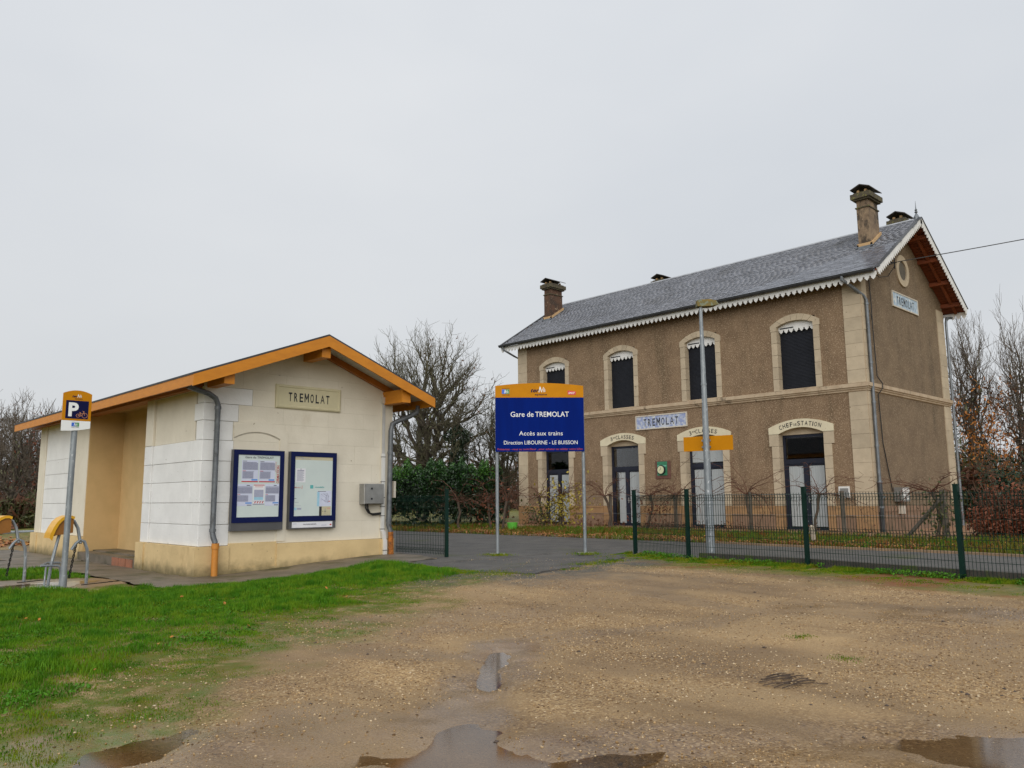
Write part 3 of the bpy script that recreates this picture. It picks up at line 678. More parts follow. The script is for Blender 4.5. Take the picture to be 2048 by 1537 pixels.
def gravel():
    # loose stones: one low polygon stone, thousands of scaled copies in one mesh
    v0 = np.array([(1, 0, 0), (.2, .95, .1), (-.9, .3, 0), (-.4, -.9, .1), (.5, -.8, 0), (.15, .1, 1), (0, 0, -1.)])
    f0 = np.array([(0, 1, 5), (1, 2, 5), (2, 3, 5), (3, 4, 5), (4, 0, 5), (1, 0, 6), (2, 1, 6), (3, 2, 6), (4, 3, 6), (0, 4, 6)])
    def put(n, name, mat, label, smin, smax, near):
        r = 3.6+(13 if near else 14)*RNG.uniform(0, 1, n)**1.7; a = .8073+RNG.uniform(-.64, .64, n)
        x, y = r*np.cos(a), r*np.sin(a)
        k = (lawn(x, y) < .45) & (~inpoly(x, y, ASPH) | (RNG.uniform(0, 1, n) < .3*(y-x < 2.5)*(x < 12.5))) & (fence_x(y)-x > .15) & (moss(x, y) < .6) & (y < 12.5) & (fbm(x, y, .8, 3, 41) > RNG.uniform(.3, .62, n)) & (wetness(x, y) < RNG.uniform(.3, 1.2, n)); x, y = x[k], y[k]; n = len(x)
        s = smin*(smax/smin)**(RNG.uniform(0, 1, n)**2.6)
        th = RNG.uniform(0, 2*PI, n); q = v0[None]*np.stack([s*RNG.uniform(.8, 1.3, n), s*RNG.uniform(.7, 1.1, n), s*RNG.uniform(.4, .75, n)], 1)[:, None]
        q = q*(1+RNG.uniform(-.18, .18, q.shape)); c, sn = np.cos(th)[:, None], np.sin(th)[:, None]
        X = q[..., 0]*c-q[..., 1]*sn+x[:, None]; Y = q[..., 0]*sn+q[..., 1]*c+y[:, None]; zz = np.where(inpoly(x, y, ASPH), np.maximum(zbase(x, y)+.01, .0), zground(x, y)); Z = q[..., 2]+(zz+s*.12)[:, None]
        V = np.stack([X, Y, Z], 2).reshape(-1, 3); F = (f0[None]+(np.arange(n)*len(v0))[:, None, None]).reshape(-1, 3)
        tn = np.repeat(RNG.uniform(0, 1, n), len(v0))[:, None].repeat(3, 1)
        mesh_np(name, V, F, mat, attr={'tint': tn}, kind='stuff')['label'] = label
    put(120000, 'loose_gravel', stone_mat(), 'loose tan gravel stones scattered over the car park', .0045, .013, True)
    put(2600, 'pale_gravel', M_('gravel_pale', (.58, .48, .35), (.46, .35, .22), 20, .6), 'scattered pale pebbles over the car park', .004, .016, True)
    put(1500, 'dark_gravel', M_('gravel_dark', (.045, .035, .03), (.09, .06, .045), 20, .6), 'scattered dark stones and debris over the car park', .006, .022, True)
gravel()

# ------------------------------------------------------------------ the old station building
SX, SY0, SY1, SX1 = 26.0, 10.61, 26.73, 33.64
FS = FR((SX, SY1, 0), (0, -1, 0)); GS = FR((SX, SY0, 0), (1, 0, 0))
LF = SY1-SY0; WG = SX1-SX
CA = [2.32, 6.10, 9.945, 13.78]
st = empty('station_building', (29.8, 18.7, .15), 'two storey brown roughcast station house with slate roof and cream stone trim', 'building')
XZ = FR((0, 0, 0), (1, 0, 0))               # a = x, b = z, c = -y
def station_walls():
    w = MB(FS)
    def band(z0, z1, half):
        a = 0
        for c in CA if half else []:
            w.box(a, z0, -.4, c-half, z1, 0); a = c+half
        w.box(a, z0, -.4, LF, z1, 0)
    band(.1, 3.75, 1.0); band(3.75, 4.93, 0); band(4.93, 7.45, .74); band(7.45, 8.72, 0)
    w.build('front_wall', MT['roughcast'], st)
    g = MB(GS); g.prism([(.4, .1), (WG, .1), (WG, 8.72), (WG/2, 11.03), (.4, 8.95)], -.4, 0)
    g.build('gable_wall', MT['roughcast_shaded'], st)
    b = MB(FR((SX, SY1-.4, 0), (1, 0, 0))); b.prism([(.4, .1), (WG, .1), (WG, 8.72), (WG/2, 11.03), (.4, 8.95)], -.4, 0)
    b.build('gable_wall', MT['roughcast_shaded'], st)
    r = MB(FR((SX1-.4, SY1, 0), (0, -1, 0))); r.box(.4, .1, -.0, LF-.4, 8.72, .4); r.build('rear_wall', MT['roughcast_shaded'], st)
    f = MB(); f.box(26.4, 11.0, .1, 33.2, 26.3, .16); f.box(26.4, 11.0, 4.4, 33.2, 26.3, 4.6); f.build('floor', MT['dark_room'], st)
    # plinth pieces between the doors: pink panel below an ochre band
    edges = [0]+[v for c in CA for v in (c-1.08, c+1.08)]+[LF]
    for k in range(0, len(edges), 2):
        a0, a1 = edges[k], edges[k+1]
        if k == 0: a0 = .6
        if k == len(edges)-2: a1 = LF-.6
        MB(FS).box(a0, .1, 0, a1, .68, .035).build('plinth_panel', MT['pink_plinth'], st)
        oc = MB(FS); oc.box(a0, .68, 0, a1, .93, .055); oc.prism([(a0, .93), (a1, .93), (a1, .985), (a0, .985)], 0, .07); oc.build('plinth_band', MT['ochre_plinth'], st)
    for a0, a1 in ((0, .6), (LF-.6, LF+.06)): MB(FS).box(a0, .1, 0, a1, .985, .06).build('plinth_corner', MT['ochre_plinth'], st)
    q = MB(GS); q.box(0.001, .1, 0, WG, .8, .05); q.prism([(0.001, .8), (WG+.05, .8), (WG+.05, .985), (0.001, .985)], 0, .07); q.build('plinth_side', MT['pink_plinth'], st)
    # string course with a drip moulding, running round the corner
    s = MB(); pr = [(0, 4.67), (.045, 4.69), (.05, 4.73), (.085, 4.76), (.09, 4.80), (.13, 4.815), (.13, 4.93), (.0, 4.955)]
    path = [(SX, SY1), (SX, SY0), (SX1, SY0)]; dirs = [(-1, 0), (-1, -1), (0, -1)]
    for (x, y), (dx, dy) in zip(path, dirs):
        for d, z in pr: s.V.append((x+dx*d, y+dy*d, z))
    n = len(pr)
    for k in range(2):
        for j in range(n-1): s.F.append((k*n+j, (k+1)*n+j, (k+1)*n+j+1, k*n+j+1))
    s.build('string_course', MT['string_stone'], st)
station_walls()
def block(mb_fr, poly, c0, c1, m, parent, name='stone'):
    cx = sum(p[0] for p in poly)/len(poly); cy = sum(p[1] for p in poly)/len(poly)
    pl = []
    for a, b in poly:                        # a small joint all round
        dx, dy = a-cx, b-cy; L_ = math.hypot(dx, dy); k = 1-.006/max(L_, .01); pl.append((cx+dx*k, cy+dy*k))
    mb = MB(mb_fr); mb.prism(pl, c0, c1+rnd.uniform(-.004, .004)); return mb.build(name, m, parent)
def quoins():
    QO = [MB(FS).box(x, .98, 0, x+.58, 8.45, .012).build('quoin', MT['string_stone'], st) for x in (0, LF-.58)]; QO.append(MB(GS).box(WG-.7, .98, 0, WG, 8.45, .012).build('quoin', MT['string_stone'], st))
    for z0, z1 in ((.985, 4.67), (4.955, 8.42)):
        n = int(round((z1-z0)/.44)); h = (z1-z0)/n
        for k in range(n):
            a, b = z0+k*h, z0+(k+1)*h
            for s in (0, 1):
                x0, x1 = (0, .6) if s == 0 else (LF-.6, LF)
                block(FS, [(x0, a), (x1, a), (x1, b), (x0, b)], 0, .03, MT['ashlar'], QO[s])
            block(GS, [(0.0, a), (.4, a), (.4, b), (0.0, b)], 0, .03, MT['ashlar'], QO[1])
            block(GS, [(WG-.72, a), (WG, a), (WG, b), (WG-.72, b)], 0, .03, MT['ashlar'], QO[2])
quoins()
def teeth(a0, a1, top, band, tooth, pitch):
    """outline of a cut valance board hanging from top between a0 and a1"""
    n = max(1, round((a1-a0)/pitch)); p = (a1-a0)/n; b = top-band; out = [(a1, top), (a0, top)]
    for k in range(n):
        x = a0+k*p
        out += [(x+.001, b), (x+.2*p, b-.3*tooth), (x+.1*p, b-.42*tooth), (x+.5*p, b-tooth), (x+.9*p, b-.42*tooth), (x+.8*p, b-.3*tooth)]
    out.append((a1, b)); return out
def window(c, k):
    # ribbed roller shutter is the part; lambrequin, stones below it
    zb, zt = 4.96, 7.2; n = 46; mb = MB(FS); i = 0
    for j in range(n+1):
        z = zb+(zt-zb)*j/n
        for dz, cc in ((0, -.235), (.012, -.222), ((zt-zb)/n*.8, -.222)):
            mb.V.append(mb.p(c-.68, z+dz, cc)); mb.V.append(mb.p(c+.68, z+dz, cc))
    for j in range((n+1)*3-1): mb.F.append((2*j, 2*j+1, 2*j+3, 2*j+2))
    w = mb.build('window', MT['shutter'], st)
    if k == 0: w['label'] = 'closed dark roller shutter half hidden by the blue sign'
    v = MB(FS); v.prism(teeth(c-.665, c+.665, 7.42, .3, .13, .19), -.15, -.12); v.build('lambrequin', MT['white_wood'], w)
    v = MB(FS); v.box(c-.6, 7.15, -.118, c-.1, 7.19, -.112); v.build('slot', MT['black_letter'], w)
    s = MB(FS); s.prism([(c-.665, 4.955), (c+.665, 4.955), (c+.665, 4.985), (c-.665, 4.985)], -.3, .02); s.build('sill', MT['string_stone'], w)
    for sg in (-1, 1):
        for j in range(5):
            a, b = 4.955+j*.425, 4.955+(j+1)*.425
            x0, x1 = sorted((c+sg*.665, c+sg*.885))
            block(FS, [(x0, a), (x1, a), (x1, b), (x0, b)], -.32, .03, MT['ashlar'], w)
    zi = lambda t: 7.22+.15*(1-t*t); zo = lambda t: 7.285+.32*(1-t*t)
    for j in range(7):
        t0, t1 = -1+2*j/7, -1+2*(j+1)/7
        pl = [(c+t0*.665, zi(t0)), (c+(t0+t1)/2*.665, zi((t0+t1)/2)), (c+t1*.665, zi(t1)), (c+t1*.915, zo(t1)), (c+(t0+t1)/2*.915, zo((t0+t1)/2)), (c+t0*.915, zo(t0))]
        if j == 0: pl = pl[:5] + [pl[5], (c-.915, 7.08), (c-.665, 7.08)]
        if j == 6: pl = [(c+.665, 7.08), (c+.915, 7.08)] + [pl[3], pl[4], pl[5], pl[0], pl[1], pl[2]]
        block(FS, pl, -.32, .035, MT['ashlar'], w, 'voussoir')
for k, c in enumerate(CA): window(c, k)
def arc_text(mb, s, c, r_in, zspring, rise, h, width, cc, small=(), sup=0):
    n = len(s); ws = []
    for i, ch in enumerate(s): ws.append(.45 if ch == ' ' else (.5 if i in small else (.45 if ch in 'I1' else 1.0)))
    tot = sum(ws); x = -width/2
    for i, ch in enumerate(s):
        w = ws[i]/tot*width; xm = x+w/2; x += w
        if ch == ' ': continue
        z = zspring+rise*(1-(xm/r_in)**2); sl = math.atan(-2*rise*xm/(r_in*r_in))
        hh = h*.55 if i in small else h
        if i in small: z += sup
        text_mb(mb, ch, c+xm, z, cc, hh, width=w*.74 if ch != 'I' else w*.5, rot=sl, bold=.008)
def door(c, k):
    fr, H = MB(FS), 3.42; c0, c1 = -.30, -.24
    fr.box(c-.8, .19, c0, c-.71, H, c1); fr.box(c+.71, .19, c0, c+.8, H, c1); fr.box(c-.71, H-.09, c0, c+.71, H, c1)
    fr.box(c-.71, 2.42, c0, c+.71, 2.58, c1+.01); fr.box(c-.71, .19, c0, c+.71, .27, c1)
    fr.box(c-.09, .27, c0, c+.09, 2.42, c1+.012)
    fr.box(c-.71, .27, c0, c-.65, 2.42, c1-.01); fr.box(c+.65, .27, c0, c+.71, 2.42, c1-.01); fr.box(c-.65, 2.36, c0, c+.65, 2.42, c1-.012)
    d = fr.build('door', MT['door_frame'], st)
    d['label'] = ['glazed double door partly hidden by the yellow leaved vine', 'glazed double door under the left 3es CLASSES arch', 'glazed double door behind the lamp post', 'glazed double door under the CHEF DE STATION arch'][k]
    for s in (-1, 1):
        x0, x1 = (c-.65, c-.09) if s < 0 else (c+.09, c+.65)
        MB(FS).box(x0, .27, -.285, x1, 2.36, -.28).build('pane', MT['glass'], d)
        cu = MB(FS); y0 = x0+(.2 if (s < 0 and k == 1) else .02); y1 = x1-.02; m = 24
        for j in range(m+1):
            t = y0+(y1-y0)*j/m; q = -.272+.003*math.sin(j*1.7+k)
            cu.V.append(cu.p(t, .3, q)); cu.V.append(cu.p(t, 2.34, q))
        for j in range(m): cu.F.append((2*j, 2*j+2, 2*j+3, 2*j+1))
        cu.build('privacy_film', MT['curtain'], d)
    MB(FS).box(c-.71, 2.58, -.275, c+.71, H-.09, -.27).build('pane', MT['glass'], d)
    MB(FS).prism([(c-.8, H)]+[(c+.8, H)]+[(c+t*.8, 3.46+.2*(1-t*t)) for t in np.linspace(1, -1, 9)], -.33, -.2).build('tympanum', MT['ashlar'], d)
    if k == 2: MB(FS).box(c-.7, 2.62, -.268, c+.7, 3.3, -.262).build('blind', MT['curtain'], d)
    h = MB(FS); h.box(c+.03, 1.1, c1+.012, c+.07, 1.32, c1+.02); h.box(c+.03, 1.19, c1+.02, c+.17, 1.22, c1+.05); h.build('handle', MT['handle'], d)
    MB(FS).box(c-.8, .13, -.34, c+.8, .188, .06).build('threshold', MT['kerb_stone'], d)
    for sg in (-1, 1):
        zz = [.19, .6, .99]+[.99+j*(3.45-.99)/6 for j in range(1, 7)]
        for j in range(len(zz)-1):
            o = 1.165 if j == len(zz)-2 else 1.075
            x0, x1 = sorted((c+sg*.8, c+sg*o))
            block(FS, [(x0, zz[j]), (x1, zz[j]), (x1, zz[j+1]), (x0, zz[j+1])], -.36, .035, MT['ochre_plinth'] if j < 2 else MT['ashlar'], d)
    inn = [(c+t*.8, 3.45+.2*(1-t*t)) for t in np.linspace(1, -1, 13)]
    out = [(c+t*1.165, 3.68+.255*(1-t*t)) for t in np.linspace(-1, 1, 17)]
    MB(FS).prism([(c+1.165, 3.455), (c+.8, 3.455)]+inn[1:-1]+[(c-.8, 3.455), (c-1.165, 3.455)]+out, -.36, .045).build('arch', MT['arch_paint'], d)
    tx = MB(FS)
    if k == 3: arc_text(tx, 'CHEFDESTATION', c, 1.0, 3.485, .225, .155, 1.5, .047, small=(4, 5))
    else:
        arc_text(tx, '3esCLASSES', c, 1.0, 3.485, .225, .155, 1.2, .047, small=(1, 2), sup=.07)
    tx.build('lettering', MT['black_letter'], d)
for k, c in enumerate(CA): door(c, k)
def oculus():
    cx, cz = 29.74-SX, 9.36
    n = 28; out = [(cx+.585*math.cos(2*PI*k/n), cz+.585*math.sin(2*PI*k/n)) for k in range(n)]
    mb = MB(GS)
    for k in range(n):
        k2 = (k+1) % n; q = lambda r, i: (cx+r*math.cos(2*PI*i/n), cz+r*math.sin(2*PI*i/n))
        mb.prism([q(.36, k), q(.585, k), q(.585, k+1), q(.36, k+1)], -.02, .05)
    o = mb.build('oculus', MT['ashlar'], st); MB(GS).disc(cx, cz, 0, .006, .37).build('louvre', M_('louvre', (.13, .115, .09), (.09, .08, .065), 6, .9), o)
oculus()
# ---- roof
RX, RZ, EX, EZ, RY0, RY1 = 29.82, 11.19, 25.55, 8.50, 9.86, 27.47
SL = math.hypot(RX-EX, RZ-EZ); SC_, SS_ = (RX-EX)/SL, (RZ-EZ)/SL
def roof():
    r = MB(XZ)
    r.prism([(EX, EZ-.02), (EX, EZ-.07), (RX, RZ-.07), (RX, RZ-.02)], -RY1, -RY0)
    r.prism([(2*RX-EX, EZ-.02), (RX, RZ-.02), (RX, RZ-.07), (2*RX-EX, EZ-.07)], -RY1, -RY0)
    rf = r.build('roof', MT['soffit'], st)
    # rear slope slates as one thin sheet of courses, front slope slate by slate
    rows = 40; ex = SL/rows; cols = 80; wd = (RY1-RY0)/cols
    me = bpy.data.meshes.new('slate'); hw, ln = wd/2-.0012, ex*1.5
    # local: x along the eave, y up the slope, z off the roof
    me.from_pydata([(-hw, 0, .010), (hw, 0, .010), (hw, ln, -.002), (-hw, ln, -.002), (-hw, 0, .017), (hw, 0, .017), (hw, ln, .004), (-hw, ln, .004)], [],
                   [(4, 5, 6, 7), (0, 1, 5, 4), (1, 2, 6, 5), (3, 0, 4, 7), (3, 2, 1, 0)]); me.materials.append(MT['slate'])
    V0 = np.array([v.co for v in me.vertices]); F0 = [tuple(p.vertices) for p in me.polygons]
    F0 = np.array(F0)
    U = np.array((0, -1, 0.)); Vv = np.array((SC_, 0, SS_)); Nn = np.cross(U, Vv)
    items = []
    for j in range(rows):
        sh = rnd.uniform(0, 1)
        for i in range(cols+1):
            y = RY0 + (i+sh)*wd
            if y > RY1-.02 or y < RY0+.02: continue
            items.append((j, y))
    items.sort(key=lambda t: math.hypot(t[1], EX+t[0]*ex*SC_)*1+t[0]*.02)
    Wv, Wf = [], []
    rot = Matrix(((U[0], Vv[0], Nn[0]), (U[1], Vv[1], Nn[1]), (U[2], Vv[2], Nn[2])))
    w0 = worigin(rf)
    for idx, (j, y) in enumerate(items):
        p = np.array((EX+j*ex*SC_, y+rnd.uniform(-.003, .003), EZ+j*ex*SS_)) + Nn*rnd.uniform(-.001, .002)
        t1, t2 = rnd.gauss(0, .006), rnd.gauss(0, .006)
        if idx < 300:
            o = link_mesh('slate', me, None, rf); o.location = Vector(p)-w0
            o.rotation_euler = (rot @ Matrix.Rotation(t1, 3, 'X') @ Matrix.Rotation(t2, 3, 'Y')).to_euler()
        else:
            q = V0.copy(); q[:, 2] += q[:, 1]*t1 + q[:, 0]*t2
            Wf.append(F0+len(Wv)*8); Wv.append(p+q[:, :1]*U+q[:, 1:2]*Vv+q[:, 2:3]*Nn)
    tn = np.repeat(RNG.uniform(0, 1, len(Wv)), 8)[:, None].repeat(3, 1)
    mesh_np('slate_covering', np.concatenate(Wv), np.concatenate(Wf), MT['slate'], rf, attr={'tint': tn}, kind='stuff')
    b = MB(XZ); b.prism([(2*RX-EX, EZ), (RX, RZ), (RX, RZ-.015), (2*RX-EX, EZ-.015)], -RY1, -RY0); b.build('rear_slates', MT['slate'], rf)
    c = MB(XZ); c.prism([(RX-.12, RZ-.05), (RX, RZ+.035), (RX+.12, RZ-.05), (RX, RZ+.015)], -RY1, -RY0-.02); c.build('ridge_cap', MT['ridge_metal'], rf)
    # barge boards with cut teeth on both gables
    for yy, nm in ((RY0, 'barge_board'), (RY1+.03, 'barge_board')):
        for s in (1, -1):
            F_ = FR((EX if s > 0 else 2*RX-EX, yy, EZ), (s*SC_, 0, SS_), (-s*SS_, 0, SC_), (0, -1, 0))
            if s > 0: mb = MB(F_)
            else: mb = MB(F_)
            mb.prism(teeth(-.02, SL, .02, .17, .12, .17), 0, .03)
            mb.build(nm, MT['white_wood'], rf)
            t = MB(F_); t.box(-.02, .02, -.06, SL, .04, .06); t.build('verge_strip', MT['zinc_dark'], rf)
    # purlins and rafters of the overhanging eaves
    for s in (1, -1):
        for t in (.12, .37, .62, .86):
            x = EX+t*(RX-EX); z = EZ+t*(RZ-EZ)-.07; x = x if s > 0 else 2*RX-x
            MB(XZ).box(x-.06, z-.17, -(SY0+.05), x+.06, z-.02, -(RY0+.06)).build('purlin', MT['soffit_beam'], rf)
        F_ = FR((EX if s > 0 else 2*RX-EX, RY0+.36, EZ-.07), (s*SC_, 0, SS_), (-s*SS_, 0, SC_), (0, -1, 0))
        MB(F_).box(.05, -.11, -.05, SL-.1, -.015, .05).build('rafter', MT['soffit_beam'], rf)
    MB(XZ).box(RX-.07, RZ-.3, -(SY0+.05), RX+.07, RZ-.1, -(RY0+.05)).build('purlin', MT['soffit_beam'], rf)
    # soffit board joints on the far slope underside
    bb = MB(FR((2*RX-EX, RY0+.04, EZ-.07), (-SC_, 0, SS_), (SS_, 0, SC_), (0, -1, 0)))
    n = 34
    for k in range(n): bb.box(SL*k/n+.01, -.012, -.7, SL*(k+1)/n-.01, 0, -.0)
    bb.build('soffit_boards', MT['soffit'], rf)
    # eaves: gutter, valance
    for x, s in ((EX, -1), (2*RX-EX, 1)):
        g = MB(); n = 8
        for yy in (RY0+.05, RY1-.03):
            for j in range(n+1):
                a = PI*j/n; g.V.append((x+s*.02+s*(.08-.08*math.cos(a)) - s*.0, yy, EZ-.015-.095*math.sin(a)))
        for j in range(n): g.F.append((j, j+1, n+2+j, n+1+j))
        go = g.build('gutter', MT['zinc_dark'], rf)
        r_ = MB(); r_.tube([(x+s*.18, RY0+.05, EZ-.01), (x+s*.18, RY1-.03, EZ-.01)], .013, 6); r_.build('gutter_rim', MT['zinc_dark'], go)
        F_ = FR((x+s*.0, SY1+.7 if s < 0 else RY0, EZ), (0, -1 if s < 0 else 1, 0))
        v = MB(F_); v.prism(teeth(0.0, (SY1+.7)-RY0-.02, -.09, .11, .15, .207), -.03, 0); v.build('valance', MT['white_wood'], rf)
    f = MB(); f.lathe((RX, RY0+.12, RZ), [(.1, -.05), (.1, .06), (.05, .16), (.025, .2), (.06, .25), (.025, .29), (.05, .33), (.02, .37), (.012, .5), (.003, .68)], 10)
    f.build('finial', MT['zinc'], rf)
    return rf
RF = roof()
def chimney(x0, x1, y0, y1, zb, zt, mat, front=True):
    s = MB(); s.box(x0, y0, zb, x1, y1, zt-.62)
    s.box(x0+.01, y0+.01, zt-.62, x1-.01, y1-.01, zt-.3)
    c = s.build('chimney', mat, st)
    b = MB(); b.box(x0-.035, y0-.035, zt-.64, x1+.035, y1+.035, zt-.6); b.build('band', MT['chimney_crown'], c)
    k = MB(); k.box(x0-.08, y0-.08, zt-.36, x1+.08, y1+.08, zt-.3); k.box(x0-.14, y0-.14, zt-.3, x1+.14, y1+.14, zt-.12); k.box(x0-.06, y0-.06, zt-.12, x1+.06, y1+.06, zt-.07); k.build('crown', MT['chimney_crown'], c)
    l = MB()
    for a in (x0+.04, x1-.12):
        for d in (y0+.04, y1-.12): l.box(a, d, zt-.07, a+.08, d+.08, zt+.04)
    l.build('cap_leg', MT['mortar'], c)
    mx, my = (x0+x1)/2, (y0+y1)/2; m = MB(); i = 0
    e = .13; z = zt+.04
    m.V = [(x0-e, y0-e, z), (x1+e, y0-e, z), (x1+e, y1+e, z), (x0-e, y1+e, z), (x0-e, my, z+.14), (x1+e, my, z+.14)]
    m.V += [(a, b_, c_+.03) for a, b_, c_ in m.V]
    m.F = [(0, 1, 5, 4), (2, 3, 4, 5), (6, 10, 11, 7), (8, 11, 10, 9), (0, 6, 7, 1), (2, 8, 9, 3), (1, 7, 11, 5), (5, 11, 8, 2), (0, 4, 10, 6), (4, 3, 9, 10)]
    m.build('cap', MT['cap_slab'], c)
    if front:                                # mortar fillet and lead where the shaft meets the slates
        f = MB(); zr = lambda x: EZ+(x-EX)*(RZ-EZ)/(RX-EX)
        f.prism([(0, 0), (1, 0), (1, 1)], 0, 0) if False else None
        for (w, h, mm, nm) in ((.05, .16, 'mortar', 'fillet'), (.075, .05, 'zinc', 'flashing')):
            g = MB(XZ)
            xa, xb = x0-w, x1+w
            for yy0, yy1 in ((y0-w, y0+.004), (y1-.004, y1+w)):
                g.prism([(xa, zr(xa)), (xb, zr(xb)), (xb, zr(xb)+h), (xa, zr(xa)+h)], -yy1, -yy0)
            g.box(xa, zr(xa), -(y1+w), x0+.004, zr(x0)+h, -(y0-w)); g.build(nm, MT[mm], c)
    return c
chimney(27.86, 28.70, 10.88, 11.30, 9.5, 12.06, MT['chimney_tan'])['label'] = 'tall stained tan chimney near the front gable end'
chimney(27.86, 28.70, 26.33, 26.77, 9.5, 11.86, MT['chimney_dark'])['label'] = 'sooty brown brick chimney at the far left end of the roof'
chimney(30.95, 31.79, 10.85, 11.27, 9.5, 11.82, MT['chimney_dark'], False)['label'] = 'chimney whose cap shows behind the ridge by the gable'
chimney(30.95, 31.79, 21.9, 22.35, 9.5, 11.72, MT['chimney_dark'], False)['label'] = 'chimney whose cap just shows behind the middle of the ridge'
def pipes():
    p = MB(); p.tube([(25.44, 10.95, 8.42), (25.44, 10.95, 8.3), (25.6, 10.85, 8.2), (26.12, 10.57, 7.82), (26.2, 10.52, 7.68), (26.2, 10.51, 1.75)], .055, 10)
    d = p.build('downpipe', MT['zinc'], st, True)
    MB().tube([(26.2, 10.51, 1.75), (26.2, 10.51, .12)], .075, 10).build('pipe_guard', MT['zinc_dark'], d, True)
    for z in (7.55, 5.6, 4.3, 2.9, 1.75, .95): MB().tube([(26.2, 10.51, z-.03), (26.2, 10.51, z+.03)], .068 if z > 1.8 else .085, 10).build('collar', MT['zinc'], d)
    MB().box(26.2, 10.5, 1.24, 26.55, 10.545, 1.3).build('bracket', MT['galv'], d)
    p = MB(); p.tube([(34.15, 10.35, 8.4), (34.1, 10.4, 8.25), (33.74, 10.5, 8.2), (33.7, 10.52, 8.0), (33.7, 10.52, .15)], .05, 10); p.build('downpipe', MT['zinc'], st, True)
    p = MB(); p.tube([(25.44, 27.2, 8.42), (25.46, 27.2, 8.28), (25.85, 26.88, 7.98), (26.35, 26.82, 7.8), (26.35, 26.82, .15)], .045, 8); p.build('downpipe', MT['zinc'], st, True)
    c = MB(); c.tube([(26.62, 10.56, 8.7), (26.66, 10.55, 7.6), (26.64, 10.55, 6.9), (26.72, 10.55, 5.2), (26.86, 10.45, 4.96), (26.84, 10.45, 4.8), (26.72, 10.56, 4.6), (26.85, 10.57, 3.0), (27.35, 10.57, 1.45)], .016, 6)
    c.tube([(26.5, 10.56, 7.4), (26.6, 10.56, 7.2), (26.64, 10.55, 7.0)], .01, 5)
    c.build('wall_cable', MT['cable_black'], st)
pipes()
def name_sign(fr, a0, b0, a1, b1, m, label, lettersize, lw, c=.0, mirror=False):
    o = empty('station_name_sign', fr((a0+a1)/2, b0, c), label, 'sign')
    f = MB(fr); t = .045
    f.box(a0, b0, c, a1, b0+t, c+.05); f.box(a0, b1-t, c, a1, b1, c+.05); f.box(a0, b0+t, c, a0+t, b1-t, c+.05); f.box(a1-t, b0+t, c, a1, b1-t, c+.05)
    f.build('frame', MT['enamel_frame'], o)
    MB(fr).box(a0+t, b0+t, c, a1-t, b1-t, c+.035).build('plate', m, o)
    tx = MB(fr); n = 'TREMOLAT'; W = a1-a0-2*t
    for k, ch in enumerate(n):
        a = (a0+a1)/2+(k-3.5)*lw; text_mb(tx, ch, a, (b0+b1)/2-lettersize/2, c+.037, lettersize, width=lw*.62 if ch not in 'MA' else lw*.8, bold=.008 if ch not in 'MA' else -.004)
    tx.build('lettering', MT['black_letter'], o); return o
name_sign(FS, SY1-19.92, 4.0, SY1-17.47, 4.565, MT['enamel'], 'weathered blue white TREMOLAT sign below the string course of the station front', .3, .215)
name_sign(GS, 28.59-SX, 7.885, 30.97-SX, 8.455, MT['enamel_side'], 'pale blue TREMOLAT sign high on the station gable under the oculus', .3, .205)
def wall_clock():
    o = empty('wall_clock', (25.98, 18.66, 2.04), 'round clock on a green and brown panel between two station doors', 'clock')
    a0, a1 = SY1-19.02, SY1-18.32
    MB(FS).box(a0, 2.04, 0, a1, 2.73, .03).build('back_board', M_('clock_board', (.1, .045, .035), (.16, .07, .05), 6, .7), o)
    MB(FS).box(a0+.1, 2.16, .03, a1-.14, 2.7, .05).build('green_panel', M_('clock_green', (.02, .15, .07), (.05, .24, .14), 5, .6), o)
    MB(FS).box(a0+.12, 2.5, .05, a1-.16, 2.56, .056).build('pale_stripe', M_('clock_stripe', (.15, .42, .3), None), o)
    MB(FS).disc(a0+.31, 2.38, .05, .11, .18).build('rim', MT['black_letter'], o)
    MB(FS).disc(a0+.3, 2.38, .11, .115, .15).build('dial', M_('dial', (.6, .62, .4), None), o)
    h = MB(FS); h.prism([(a0+.295, 2.38), (a0+.305, 2.38), (a0+.31, 2.47), (a0+.30, 2.47)], .115, .12); h.prism([(a0+.30, 2.375), (a0+.30, 2.385), (a0+.23, 2.37), (a0+.23, 2.362)], .115, .12); h.build('hands', MT['black_letter'], o)
wall_clock()
def meter():
    o = empty('meter_box', (27.85, 10.45, 1.12), 'pale grey utility meter box on the station gable wall', 'utility box')
    MB().box(27.5, 10.34, 1.12, 28.15, 10.59, 1.58).build('case', MT['steel_box'], o)
    MB().box(27.54, 10.325, 1.16, 28.11, 10.339, 1.54).build('lid', MT['pvc_white'], o)
    MB().box(27.66, 10.4, .72, 27.86, 10.555, .98).build('junction', MT['enamel_frame'], o)
    p = empty('wall_niche_plate', (25.95, 11.55, 1.05), 'small white framed letter plate on the wall beside the right hand station door', 'plate')
    a = SY1-11.75
    MB(FS).box(a, 1.25, 0, a+.36, 1.62, .03).build('frame', MT['pvc_white'], p); MB(FS).box(a+.04, 1.29, .03, a+.32, 1.56, .034).build('panel', MT['steel_box'], p)
meter()
tag(MB().tube([(28.28, 10.3, 9.3), (28.3, 10.2, 9.33)] + [tuple(Vector((28.3, 10.2, 9.33)).lerp(Vector((35.4, -3.0, 11.2)), t) - Vector((0, 0, .5*t*(1-t)))) for t in np.linspace(.05, 1, 16)], .016, 5).build('overhead_cable', MT['cable_black']),
    'thin black overhead cable running from the station gable to the right', 'cable')
